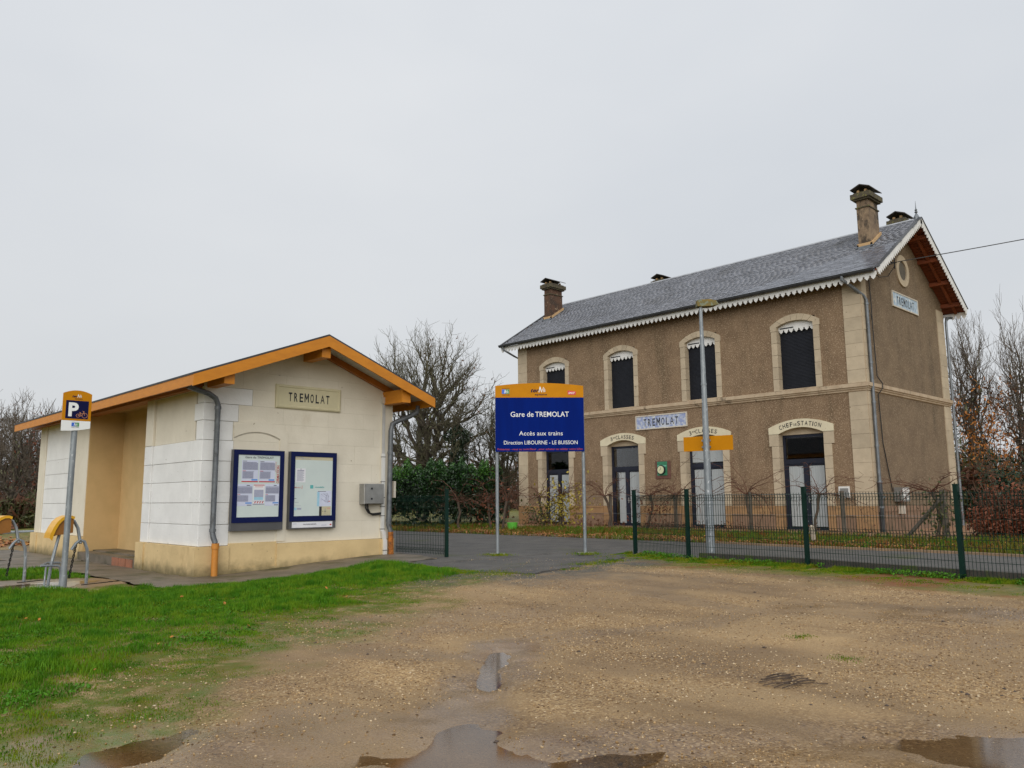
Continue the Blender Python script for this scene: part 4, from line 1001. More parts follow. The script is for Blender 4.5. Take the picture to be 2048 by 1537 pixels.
def bracket():
    o = MB(); o.tube([(27.5, 10.6, 9.0), (28.1, 10.35, 9.25), (28.28, 10.3, 9.32)], .022, 6); o.tube([(27.9, 10.6, 9.42), (28.28, 10.3, 9.3)], .02, 6); o.tube([(28.28, 10.3, 9.1), (28.28, 10.3, 9.5)], .02, 6)
    o.tube([(28.28, 10.3, 9.2), (28.0, 10.45, 8.8), (27.5, 10.55, 8.7), (26.9, 10.56, 8.9), (26.64, 10.56, 8.72)], .014, 5)
    o.build('cable_bracket', MT['cable_black'], st)
bracket()

# ------------------------------------------------------------------ the small platform shelter
hut = empty('platform_shelter', (8.46, 20.8, 0), 'small cream and white stone platform shelter with orange roof timbers', 'shelter')
HX, HX1, HY, HY1 = 6.28, 10.62, 15.09, 26.5
HG = FR((0, HY, 0), (1, 0, 0)); HS = FR((HX, 0, 0), (0, -1, 0))
HRX, HRZ, HEX, HEZ, HR0, HR1 = 8.46, 4.64, 5.73, 3.58, 14.27, 27.2
HK = (HRZ-HEZ)/(HRX-HEX)
def hz(x): return HRZ-.15-HK*abs(x-HRX)
def clip_roof(poly):
    def cut(pl, f):
        out = []
        for i in range(len(pl)):
            p, q = pl[i], pl[(i+1) % len(pl)]; fp, fq = f(p), f(q)
            if fp >= 0: out.append(p)
            if fp*fq < 0:
                t = fp/(fp-fq); out.append((p[0]+t*(q[0]-p[0]), p[1]+t*(q[1]-p[1])))
        return out
    for s in (-1, 1):
        poly = cut(poly, lambda p: HRZ-.15-HK*s*(p[0]-HRX)-p[1])
        if len(poly) < 3: return []
    return poly
def hut_walls():
    c = MB()
    c.box(7.14, HY+.035, -.2, HX1-.005, HY1, 3.62); c.box(HX+.03, HY+.035, -.2, 7.14, 18.0, 3.62); c.box(HX+.03, 22.07, -.2, 7.14, HY1, 3.62)
    core = c.build('wall_core', MT['hut_joint'], hut)
    g = MB(HG); g.prism([(HX+.03, 3.62), (HX1-.005, 3.62), (HX1-.005, hz(HX1)), (HRX, hz(HRX)), (HX+.03, hz(HX))], -.4, -.035); g.build('gable_core', MT['hut_joint'], hut)
    n = MB(); n.box(7.115, 18.0, -.1, 7.138, 22.07, 3.62); n.build('niche_back', MT['niche_ochre'], hut)
    n = MB(); n.box(HX+.02, 22.045, -.1, 7.115, 22.068, 3.62); n.build('niche_side', MT['niche_ochre'], hut)
    # facing stones of the gable, course by course
    Z = [.462, .862, 1.275, 1.68, 2.07, 2.47, 2.845, 3.18, 3.51, 3.86, 4.2, 4.6]
    qx = [6.87, 6.86, 6.88, 6.86, 6.9, 6.88, 6.98, 7.26, 7.05, 7.6, 8.1]
    wall = MB(HG).box(HX+.04, .45, -.06, HX1-.01, .47, -.03).build('gable_wall', MT['hut_joint'], hut)
    for k in range(len(Z)-1):
        cuts = [HX, qx[k]]; x = qx[k]
        r = random.Random(k*7+3)
        while x < HX1-1.1:
            x += r.uniform(.85, 1.25); cuts.append(x)
        cuts = [v for v in cuts if v < HX1-.35]+[HX1]
        for i in range(len(cuts)-1):
            pl = clip_roof([(cuts[i], Z[k]), (cuts[i+1], Z[k]), (cuts[i+1], Z[k+1]), (cuts[i], Z[k+1])])
            if len(pl) < 3: continue
            white = i == 0 and k < 8
            cx = sum(p[0] for p in pl)/len(pl); cz = sum(p[1] for p in pl)/len(pl); gp = .005 if white else .0009
            if abs(max(p[0] for p in pl)-min(p[0] for p in pl)) < .06: continue
            q = [(a+(gp if a < cx else -gp), b+(gp if b < cz else -gp)) for a, b in pl]
            mb = MB(HG); mb.prism(q, -.04, r.uniform(-.003, .004) if white else r.uniform(-.0005, .0005)); mb.build('stone_block', MT['hut_white'] if white else MT['hut_cream'], wall)
    # facing of the long side: near pier and far pier either side of the open niche
    side = MB(HS).box(-18.0, .45, -.06, -HY-.01, .47, -.03).build('side_wall', MT['hut_joint'], hut)
    def sb(y0, y1, z0, z1, m, c1=0., gp=.0035):
        mb = MB(HS); mb.bevbox(-y1+gp, z0+gp, -.05, -y0-gp, z1-gp, c1+rnd.uniform(-.003, .003), .006); mb.build('stone_block', m, side)
    for k in range(5):
        s = .34 if k % 2 else .48
        sb(HY-.003, HY+s, Z[k], Z[k+1], MT['hut_white']); sb(HY+s, 17.57, Z[k], Z[k+1], MT['hut_white']); sb(17.57, 18.0, Z[k], Z[k+1], MT['hut_white'], .03)
    for k in range(5, 8):
        sb(HY-.003, HY+(.3 if k % 2 else .42), Z[k], min(Z[k+1], 3.6), MT['hut_white'])
    sb(17.57, 18.0, Z[5], 3.6, MT['hut_cream'], .03)
    sb(HY+.42, 17.57, Z[5], 3.45, MT['hut_cream'], -.02); sb(HY+.3, 17.57, 3.45, 3.6, MT['hut_cream'], .0)
    for k in range(5):
        sb(23.1, 25.9, Z[k], Z[k+1], MT['hut_white'], 0, .004)
    sb(23.1, 25.9, Z[5], 3.6, MT['hut_white'], -.015); sb(22.07, 23.1, Z[0], 3.6, MT['hut_cream'], 0); sb(25.9, HY1, Z[0], 3.6, MT['hut_cream'], .03)
    # plinth
    for y0, y1, y2 in ((HY-.065, 18.03, 17.6), (22.05, HY1+.05, 25.95)):
        p = MB(); p.box(HX-.07, y0, -.25, HX+.03, y1, .458); p.box(HX-.1, y2, -.25, HX+.03, y1+.02, .462); p.build('plinth', MT['hut_plinth'], hut)
    q = MB(HG); q.box(HX+.03, -.25, -.03, 6.87, .458, .064); q.box(6.87, -.25, -.03, 7.86, .5, .03); q.box(6.87, -.25, .03, 7.86, .02, .062); q.box(7.86, -.25, -.03, HX1-.3, .458, .064); q.box(HX1-.3, -.25, -.03, HX1+.06, .452, .085)
    q.build('plinth', MT['hut_plinth'], hut)
    # blind arched window showing above the notice board
    arc = lambda r, h, z0: [(7.39+r*t, z0+h*(1-t*t)) for t in np.linspace(-.76 if r > .6 else -1, 1, 15)]
    a = MB(HG); a.prism(arc(.66, .19, 2.69)+list(reversed(arc(.49, .125, 2.54))), 0, .022)
    a.prism([(7.86, .5), (8.05, .5), (8.05, 2.69), (7.88, 2.54)], 0, .02); a.build('blind_arch', MT['hut_cream'], hut)
    a = MB(HG); a.prism(arc(.487, .125, 2.536)+list(reversed(arc(.487, .125, 2.515))), 0, .004); a.build('arch_line', MT['hut_joint'], hut)
    # pier at the right hand corner
    MB(HG).box(HX1-.27, .462, 0, HX1+.02, 3.66, .022).build('corner_pier', MT['hut_cream'], hut)
    # step of the niche
    s = MB(); s.box(HX-.1, 18.06, -.15, 7.11, 22.02, .1); s.box(HX+.25, 18.06, .1, 7.11, 22.02, .13); so = s.build('step', MT['concrete'], hut)
    for k in range(3): MB().box(HX-.118, 18.15+k*.42, -.14, HX-.095, 18.52+k*.42+.03*k, .085).build('brick', MT['red_brick'], so)
hut_walls()
def hut_roof():
    r = MB(XZ); e2 = 2*HRX-HEX
    def slab(d0, d1, mat, name, over=0, x0=HEX):
        m = MB(XZ); y0, y1 = HR0-over, HR1+over; z = lambda x: HRZ-HK*abs(x-HRX)
        xa = HEX-over
        m.prism([(xa, z(xa)-d1), (HRX, HRZ-d1), (HRX, HRZ-d0), (xa, z(xa)-d0)], -y1, -y0)
        xb = e2+over
        m.prism([(HRX, HRZ-d1), (xb, z(xb)-d1), (xb, z(xb)-d0), (HRX, HRZ-d0)], -y1, -y0)
        return m.build(name, mat, hut)
    rf = slab(.0, -.035, MT['roof_felt'], 'roof', .03)
    dk = MB(XZ); z = lambda x: HRZ-HK*abs(x-HRX)
    for s in (-1, 1):
        xa = HEX+.02 if s < 0 else e2-.02
        pl = [(xa, z(xa)-.03), (HRX, HRZ-.03), (HRX, HRZ-.005), (xa, z(xa)-.005)]
        dk.prism(pl if s < 0 else pl[::-1], -HR1+.02, -HR0-.03)
    dk.build('soffit', MT['hut_soffit'], hut)
    f = MB(); f.box(HEX-.02, HR0+.002, HEZ-.2, HEX+.018, HR1, HEZ-.004); f.build('fascia', MT['orange_wood'], hut)
    f = MB(); f.box(e2-.018, HR0+.002, HEZ-.2, e2+.02, HR1, HEZ-.004); f.build('fascia', MT['orange_wood'], hut)
    for s in (-1, 1):
        xa = HEX-.02 if s < 0 else e2+.02
        m = MB(XZ); pl = [(xa, z(xa)-.215), (HRX, HRZ-.225), (HRX, HRZ-.004), (xa, z(xa)-.004)]
        m.prism(pl if s < 0 else pl[::-1], -HR0-.0, -HR0+.04); m.build('barge_board', MT['orange_wood'], hut)
    # purlin ends carried through the gable
    for x, z0, z1, w in ((HRX, 4.2, 4.52, .1), (6.43, 3.47, 3.77, .1), (10.49, 3.43, 3.72, .11)):
        m = MB(); m.box(x-w, HR0+.07, z0, x+w, HY+.02, z1); m.build('purlin', MT['orange_wood'], hut)
    # rafters under the overhang, wall plate, inner barge rafter
    for s in (-1, 1):
        m = MB(XZ); xa, xb = (HEX+.1, HRX-.1) if s < 0 else (e2-.1, HRX+.1)
        pl = [(xa, z(xa)-.16), (xb, z(xb)-.16), (xb, z(xb)-.032), (xa, z(xa)-.032)]
        if s > 0: pl = pl[::-1]
        m.prism(pl, -HY-.0+.02, -HY+.12); m.build('rafter', MT['orange_wood_dark'], hut)
        for yy in np.arange(HY+1.0, HR1, 1.3):
            p2 = [(xa, z(xa)-.13), (xa+s*-.55, z(xa+s*-.55)-.13), (xa+s*-.55, z(xa+s*-.55)-.032), (xa, z(xa)-.032)]
            if s > 0: p2 = p2[::-1]
            m = MB(XZ); m.prism(p2, -yy-.08, -yy); m.build('rafter', MT['orange_wood_dark'], hut)
    b = MB(); b.box(HX-.12, 15.2, 3.46, HX+.16, HR1-.1, 3.66); b.build('wall_plate', MT['orange_wood_dark'], hut)
    b = MB(); b.box(HX+.16, 17.9, 3.6, 7.2, 22.2, 3.64); b.build('niche_ceiling', MT['niche_ochre'], hut)
hut_roof()
def hut_pipes():
    p = MB(); p.tube([(5.82, 14.75, 3.42), (5.9, 14.78, 3.4), (6.3, 14.92, 3.33), (6.45, 14.97, 3.26), (6.51, 14.98, 3.14), (6.51, 14.98, .72), (6.52, 14.95, .62), (6.55, 14.92, .52)], .052, 12)
    d = p.build('downpipe', MT['pipe_grey'], hut, True)
    for zz in (3.08, .76): MB().tube([(6.51, 14.98, zz-.03), (6.51, 14.98, zz+.03)], .062, 12).build('collar', MT['pipe_grey'], d)
    MB().tube([(6.55, 14.92, .52), (6.55, 14.92, -.1)], .06, 12).build('pipe_foot', MT['pipe_orange'], d, True)
    MB().tube([(6.55, 14.92, .52), (6.55, 14.92, .42)], .07, 12).build('collar', MT['pipe_orange'], d, True)
    p = MB(); p.tube([(11.16, 14.8, 3.44), (11.12, 14.8, 3.3), (10.98, 14.85, 3.2), (10.7, 14.93, 3.08), (10.56, 14.96, 3.0), (10.53, 14.97, 2.85), (10.5, 14.97, .75), (10.53, 14.93, .6)], .055, 12)
    d = p.build('downpipe', MT['pipe_grey'], hut, True)
    for zz in (2.35, .85): MB().tube([(10.52 if zz > 1 else 10.5, 14.97, zz-.03), (10.52 if zz > 1 else 10.5, 14.97, zz+.03)], .065, 12).build('collar', MT['pipe_grey'], d)
    MB().tube([(10.53, 14.93, .6), (10.54, 14.92, .08)], .06, 12).build('pipe_foot', MT['pipe_rust'], d, True)
hut_pipes()
o = empty('name_plate', HG(8.5, 3.18, 0), 'cream moulded TREMOLAT plate on the gable of the small shelter', 'sign')
def hut_plate():
    a0, a1, b0, b1 = 7.745, 9.262, 3.185, 3.675
    f = MB(HG); n = 4
    prof = [(0, 0), (0, .035), (.025, .05), (.05, .05), (.06, .038)]
    ring = lambda i, c: [(a0+i, b0+i, c), (a1-i, b0+i, c), (a1-i, b1-i, c), (a0+i, b1-i, c)]
    for i, c in prof:
        for a, b, cc in ring(i, c): f.V.append(f.p(a, b, cc))
    for k in range(len(prof)-1):
        for j in range(4):
            j2 = (j+1) % 4; f.F.append((k*4+j, k*4+j2, k*4+4+j2, k*4+4+j))
    k = (len(prof)-1)*4; f.F.append((k, k+1, k+2, k+3)); f.build('plate', M_('plate_cream', (.62, .57, .37), (.56, .51, .33), 3, .6), o)
    tx = MB(HG)
    for k, ch in enumerate('TREMOLAT'): text_mb(tx, ch, 8.5+(k-3.5)*.125, 3.34, .04, .185, width=.08 if ch not in 'MA' else .1, bold=.02 if ch not in 'MA' else .004)
    tx.build('lettering', MT['black_letter'], o)
hut_plate()
def board(a0, a1, label, which):
    o = empty('information_board', HG((a0+a1)/2, .73, 0), label, 'notice board')
    b = MB(HG); b.box(a0, .73, .0, a1, 2.3, .1); b.build('case', MT['board_grey'], o)
    i0, i1, j0, j1 = a0+.1, a1-.1, .99, 2.2
    f = MB(HG); f.box(a0+.01, .885, .1, a1-.01, j0, .115); f.box(a0+.01, j1, .1, a1-.01, 2.295, .115); f.box(a0+.01, j0, .1, i0, j1, .115); f.box(i1, j0, .1, a1-.01, j1, .115); f.build('frame', MT['board_blue'], o)
    MB(HG).box(i0, j0, .1, i1, j1, .103).build('panel', MT['board_panel'], o)
    W, H = i1-i0, j1-j0
    def sheet_(u0, v0, u1, v1, m='paper', parts=()):
        s = MB(HG); s.box(i0+u0*W, j0+v0*H, .103, i0+u1*W, j0+v1*H, .1045); so = s.build('poster', MT[m], o)
        for kk, (x0, y0, x1, y1, mm) in enumerate(parts):
            w_, h_ = (u1-u0)*W, (v1-v0)*H
            MB(HG).box(i0+u0*W+x0*w_, j0+v0*H+y0*h_, .1045, i0+u0*W+x1*w_, j0+v0*H+y1*h_, .1048+.0001*kk).build('print', MT[mm], so)
        return so
    def grid(mb, u0, v0, u1, v1, nx, ny, c=.1056):
        for k in range(nx+1):
            x = i0+(u0+(u1-u0)*k/nx)*W; mb.box(x-.001, j0+v0*H, c, x+.001, j0+v1*H, c+.0004)
        for k in range(ny+1):
            y = j0+(v0+(v1-v0)*k/ny)*H; mb.box(i0+u0*W, y-.0012, c, i0+u1*W, y+.0012, c+.0004)
    if which == 0:
        tx = MB(HG); text_mb(tx, 'Gare de TRÉMOLAT', i0+.5*W, j0+.945*H, .104, .042, width=W*.68); tx.build('heading', MT['black_letter'], o)
        for u in (.09, .5):
            s = sheet_(u, .56, u+.385, .915, 'paper_cool', [(.05, .56, .97, .88, 'print_light'), (.05, .17, .7, .46, 'print_light'), (.6, .07, .97, .14, 'print_blue'), (.0, .0, 1, .05, 'print_red'), (.05, .5, .25, .52, 'print_red'), (.05, .89, .9, .91, 'print_grey'), (.05, .47, .75, .49, 'print_grey'), (.05, .94, .3, .96, 'print_dark')])
            g = MB(HG); grid(g, u+.02, .76, u+.375, .873, 12, 9); grid(g, u+.02, .62, u+.27, .722, 8, 8); g.build('table_lines', MT['print_grey'], s)
        for u, w_ in ((.0, .36), (.66, .34)):
            s = sheet_(u, .18, u+w_, .53, 'paper_cool', [(.03, .57, .97, .85, 'print_light'), (.03, .2, .72, .48, 'print_light'), (.55, .1, .97, .16, 'print_blue'), (.03, .51, .2, .53, 'print_red'), (.03, .87, .97, .89, 'print_grey'), (.6, .92, .8, .95, 'print_dark'), (.65, .02, .95, .05, 'print_dark')])
            g = MB(HG); grid(g, u+.012, .38, u+w_-.012, .477, 12, 9); grid(g, u+.012, .25, u+w_*.72, .348, 8, 8); g.build('table_lines', MT['print_grey'], s)
        s = sheet_(.375, .2, .645, .53, 'paper', [(.02, .93, .98, .97, 'print_red'), (.15, .85, .85, .88, 'print_pale_red'), (.08, .22, .9, .72, 'print_light'), (.08, .22, .9, .36, 'print_sky'), (.0, .0, 1, .04, 'print_grey'), (.0, .16, 1, .18, 'print_grey')])
        st_ = MB(HG)
        for k in range(4):
            x = i0+(.40+.06*k)*W; st_.prism([(x, j0+.222*H), (x+.025*W, j0+.222*H), (x+.05*W, j0+.25*H), (x+.025*W, j0+.25*H)], .1046, .1054)
        st_.build('warning_stripes', MT['print_red'], s)
        tx = MB(HG); text_mb(tx, 'ORMATION', i1-.012, j0+.545*H, .1045, .058, width=.44*W/.68*.62, align='L', rot=PI/2, bold=.01); tx.build('heading', MT['print_red'], o)
        tx = MB(HG); text_mb(tx, 'EN GARE', i1-.075, j0+.74*H, .1045, .028, width=.19, align='L', rot=PI/2); tx.build('heading', MT['print_pale_red'], o)
    else:
        MB(HG).box(i0, j0+.945*H, .103, i1, j1, .1036).build('strip', MT['print_beige'], o)
        tx = MB(HG); text_mb(tx, 'clients', i0+.28*W, j0+.955*H, .104, .03, width=.22); tx.build('heading', MT['print_light'], o)
        tx = MB(HG); text_mb(tx, 'Vos services', i0+.12*W, j0+.975*H, .104, .016, width=.16); tx.build('heading', MT['print_blue'], o)
        s = sheet_(.03, .565, .28, .8, 'paper', [(.15, .85, .85, .88, 'print_grey'), (.45, .93, .55, .97, 'print_dark')])
        g = MB(HG)
        for k in range(15): g.box(i0+.06*W, j0+(.585+.0125*k)*H, .1048, i0+(.24-.03*((k*7) % 3 == 0))*W, j0+(.590+.0125*k)*H, .1053)
        g.build('text_lines', MT['print_grey'], s)
        tx = MB(HG); text_mb(tx, 'Mobil', i0+.08*W, j0+.468*H, .104, .03, width=.13, bold=.01); text_mb(tx, 'J', i0+.19*W, j0+.468*H, .104, .055, width=.025, bold=.02); tx.build('heading', MT['print_pale_red'], o)
        tx = MB(HG); text_mb(tx, 'modalis', i0+.66*W, j0+.475*H, .104, .03, width=.21, bold=.02); tx.build('heading', MT['print_teal'], o)
        MB(HG).box(i0+.41*W, j0+.46*H, .103, i0+.49*W, j0+.52*H, .1038).build('emblem', MT['print_teal'], o)
        s = sheet_(.6, .16, .985, .42, 'paper_cool', [(0, 0, .16, .93, 'print_sky'), (.04, .95, .6, .98, 'print_dark'), (.78, .3, .92, .34, 'print_red')])
        r = random.Random(5); mm = MB(HG)
        hub = [(i0+W*r.uniform(.7, .92), j0+H*r.uniform(.2, .39)) for _ in range(14)]
        for k in range(26):
            p, q = r.sample(hub, 2); dx, dy = q[0]-p[0], q[1]-p[1]; L_ = math.hypot(dx, dy)+1e-6
            if L_ > .17: continue
            nx_, ny_ = -dy/L_*.0016, dx/L_*.0016; mm.prism([(p[0]-nx_, p[1]-ny_), (q[0]-nx_, q[1]-ny_), (q[0]+nx_, q[1]+ny_), (p[0]+nx_, p[1]+ny_)], .1047, .1056)
        mm.build('route_map', MT['print_grey'], s)
        sheet_(.66, .0, .97, .155, 'print_beige', [(0, 0, .22, 1, 'print_dark'), (.5, .2, .53, .8, 'print_grey'), (.28, .45, .36, .5, 'print_dark'), (.44, .45, .6, .5, 'print_dark'), (.7, .75, .95, .85, 'print_pale_red'), (.25, .02, .95, .05, 'print_grey')])
        sheet_(.0, .1, .2, .33, 'board_panel', [(.0, .82, .3, .85, 'print_dark'), (.1, .55, .6, .57, 'print_grey'), (.1, .3, .9, .32, 'print_light'), (0, 0, .35, .18, 'print_sky'), (.4, .03, .95, .16, 'print_light')])
        s = MB(HG); s.box(a0+.07, .755, .1, a1-.08, .87, .106); lb = s.build('label_strip', MT['paper'], o)
        tx = MB(HG); text_mb(tx, 'PROCHAINS DÉPARTS', (a0+a1)/2-.07, .81, .107, .022, width=.3, bold=.01); tx.build('heading', MT['sign_blue_dark'], lb)
        MB(HG).box(a1-.14, .79, .106, a1-.1, .815, .1075).build('emblem', MT['print_red'], lb)
        MB(HG).box(a1-.34, .79, .106, a1-.22, .80, .1075).build('print', MT['print_light'], lb); MB(HG).box(a0+.09, .83, .106, a0+.17, .838, .1075).build('print', MT['print_light'], lb)
board(6.865, 7.945, 'blue framed notice board full of timetables headed Gare de TRÉMOLAT', 0)
board(8.08, 9.16, 'blue framed notice board with route map and mostly bare panel', 1)
def elbox():
    o = empty('electric_box', HG(10.05, 1.2, 0), 'grey steel electrical cabinet on the shelter gable with black cable', 'electrical box')
    MB(HG).bevbox(9.8, 1.215, .001, 10.31, 1.655, .2, .01).build('case', MT['steel_box'], o)
    MB(HG).box(9.815, 1.23, .2, 10.295, 1.64, .215).build('door', MT['steel_box'], o)
    l = MB(HG); l.box(9.96, 1.53, .215, 10.0, 1.57, .222); l.box(9.96, 1.31, .215, 10.0, 1.35, .222); l.build('lock', MT['black_letter'], o)
    for k in range(2):
        m = MB(HG); m.tube([(9.9+.05*k, 1.22, .1), (9.91+.05*k, 1.12, .1), (9.98+.04*k, 1.03-.01*k, .09), (10.12, .98+.02*k, .06), (10.38, 1.0+.02*k, .04)], .018, 7); m.build('cable', MT['cable_black'], o)
    t = empty('cable_trunking', HG(10.38, .1, 0), 'white plastic cable trunking running up beside the right downpipe', 'trunking')
    m = MB(HG); m.box(10.34, .62, .022, 10.42, 2.33, .07); m.prism([(10.34, .62), (10.42, .62), (10.455, .42), (10.375, .42)], .065, .12); m.box(10.375, .08, .085, 10.455, .42, .14); m.build('duct', MT['pvc_white'], t)
    m = MB(HG); m.box(10.355, 2.33, .022, 10.415, 3.5, .055); m.build('upper_duct', M_('duct_grey', (.5, .5, .49), (.44, .44, .43), 5, .5), t)
    MB(HG).box(10.32, 3.46, .02, 10.46, 3.6, .09).build('junction', MT['enamel_frame'], t)
    m = MB(HG)
    for z in (2.25, 1.7, 1.35, 1.15, .95, .66): m.box(10.325, z, .03, 10.43, z+.012, .074)
    m.box(10.36, .2, .1, 10.46, .212, .144); m.build('strap', MT['cable_black'], t)
elbox()

# ------------------------------------------------------------------ fences
def mesh_panel(p, q, z0, z1, folds, parent, n=48, r=.0042):
    a = Vector((p[0], p[1], 0)); b = Vector((q[0], q[1], 0)); L_ = (b-a).length; fr = FR(a, (b-a).normalized())
    prof = [(z0, 0)]
    for z in folds: prof += [(z-.05, 0), (z, .028), (z+.05, 0)]
    prof.append((z1, 0)); mb = MB(fr)
    for k in range(n+1):
        t = .04+(L_-.08)*k/n; pts = [(t, z, c) for z, c in prof]; mb.tube(pts, r, 4, False)
    zs = sorted([z for f in folds for z in (f-.05, f, f+.05)] + [z0+.2*k for k in range(1, 7) if all(abs(z0+.2*k-f) > .09 for f in folds)])
    for z in zs:
        c = .028 if z in folds else 0; mb.tube([(.02, z, c-.005), (L_-.02, z, c-.005)], r*1.1, 4, False)
    return mb.build('mesh_panel', MT['fence_green'], parent)
def fence_post(x, y, z0, z1, parent, ang=0):
    fr = FR((x, y, 0), (math.cos(ang), math.sin(ang), 0)); mb = MB(fr); mb.box(-.032, z0, -.032, .032, z1, .032); o = mb.build('post', MT['fence_green'], parent)
    k = MB(fr); k.box(-.036, z1, -.036, .036, z1+.018, .036); k.build('post_cap', MT['fence_green'], o)
    c = MB(fr)
    for z in np.arange(z0+.25, z1-.05, .2): c.box(-.04, z, .032, -.0, z+.02, .04)
    c.build('clip', MT['galv'], o)
def fences():
    f = empty('mesh_fence', (13.4, 5, .1), 'green welded mesh fence running along the right side of the gravel', 'fence')
    P_ = FENCE[1:]; tops = [1.45, 1.45, 1.455, 1.45, 1.455]
    for (x, y), t in zip(P_, tops): fence_post(x, y, .02, t, f, 1.4)
    for k in range(len(P_)-1):
        L_ = math.hypot(P_[k+1][0]-P_[k][0], P_[k+1][1]-P_[k][1]); mesh_panel(P_[k], P_[k+1], .16, 1.37, [1.29, .72], f, int(L_/.054))
    g = empty('mesh_gate_panel', (10.85, 14.2, .1), 'short green mesh fence panel between the shelter corner and the gateway', 'fence')
    fence_post(10.875, 13.395, .05, 1.5, g, 1.4); mesh_panel((10.875, 13.395), (10.78, 15.1), .14, 1.4, [1.32, .22], g, 31)
    MB().box(10.66, 15.02, 1.35, 10.72, 15.12, 1.72).build('latch_box', MT['enamel_frame'], g)
    w = MB(); pts = [(12.4, .9), (12.93, 4.07), (13.48, 6.68), (13.6, 9.0)]
    for k in range(3):
        a, b = pts[k], pts[k+1]; i = len(w.V)
        for (x, y) in (a, b):
            for dx, z in ((.0, -.1), (.0, .235), (.16, .235), (.16, -.1)): w.V.append((x+dx, y, z))
        w.F += [(i, i+4, i+5, i+1), (i+1, i+5, i+6, i+2), (i+2, i+6, i+7, i+3)]
        if k == 2: w.F.append((i+4, i+7, i+6, i+5))
    tag(w.build('retaining_kerb', MT['concrete_dark']), 'low dark mossy concrete kerb behind the foot of the right fence', 'kerb')
    k = MB(); kp = [(18.02, -9), (18.12, 4.6), (18.4, 6), (18.44, 9.2), (18.52, 10.5), (18.92, 12.6), (19.07, 14.9), (18.92, 18), (18.87, 21.3), (19.02, 25), (19.22, 27.5), (19.22, 60)]
    for a, b in zip(kp, kp[1:]):
        i = len(k.V)
        for x, y in (a, b):
            for dx, z in ((0, 0), (0, .15), (.1, .15), (.1, 0)): k.V.append((x+dx, y, z))
        k.F += [(i, i+4, i+5, i+1), (i+1, i+5, i+6, i+2), (i+2, i+6, i+7, i+3)]
    tag(k.build('kerb', MT['kerb_stone']), 'low brown kerb between platform asphalt and the grass verge', kind='structure')
fences()
# ------------------------------------------------------------------ big blue station sign
def fan_logo(mb, a, b, s, c):
    """white A with a fan of strokes to its right, about s high"""
    mb.prism([(a, b), (a+.14*s, b), (a+.3*s, b+.62*s), (a+.38*s, b+.3*s), (a+.5*s, b), (a+.66*s, b), (a+.36*s, b+s), (a+.22*s, b+s)], c, c+.002)
    for k in range(5):
        t = math.radians(62-15*k); L_ = (.95-.06*k)*s; x0, y0 = a+.48*s, b+.08*s; w = .035*s
        x1, y1 = x0+L_*math.cos(t), y0+L_*math.sin(t); xs, ys = x0+.32*s*math.cos(t), y0+.32*s*math.sin(t); nx, ny = -math.sin(t)*w, math.cos(t)*w
        mb.prism([(xs+nx*.5, ys+ny*.5), (xs-nx*.5, ys-ny*.5), (x1-nx*1.6, y1-ny*1.6), (x1+nx*1.6, y1+ny*1.6)], c, c+.002)
def region_logo(fr, a, b, w, h, c, parent, caption=True):
    MB(fr).box(a, b, c, a+w/2, b+h, c+.002).build('emblem', MT['logo_blue'], parent); MB(fr).box(a+w/2, b, c, a+w, b+h, c+.002).build('emblem', MT['logo_green'], parent)
    f = MB(fr); fan_logo(f, a+w*.3, b+h*.12, h*.78, c+.0022); f.build('emblem_mark', MT['sign_white'], parent)
    t = MB(fr); text_mb(t, 'AQUITAINE', a+w/2, b-h*.36, c, h*.2, width=w); text_mb(t, 'RÉGION', a+w/2, b+h*1.12, c, h*.13, width=w*.95); t.build('caption', MT['sign_blue_dark'], parent)
def ter_logo(fr, a, b, s, c, parent):
    """'ter' with white fan, 'aquitaine' underneath; a,b = left end of the baseline"""
    t = MB(fr); text_mb(t, 'ter', a, b, c, s*.72, width=s*1.5, align='L', shear=.35, bold=.02); text_mb(t, 'aquitaine', a+s*1.75, b-s*.55, c, s*.34, width=s*2.1, shear=.1, bold=.01); t.build('logo_text', MT['sign_blue_dark'], parent)
    f = MB(fr); fan_logo(f, a+s*1.35, b-.02*s, s*.98, c); f.build('logo_mark', MT['sign_white'], parent)
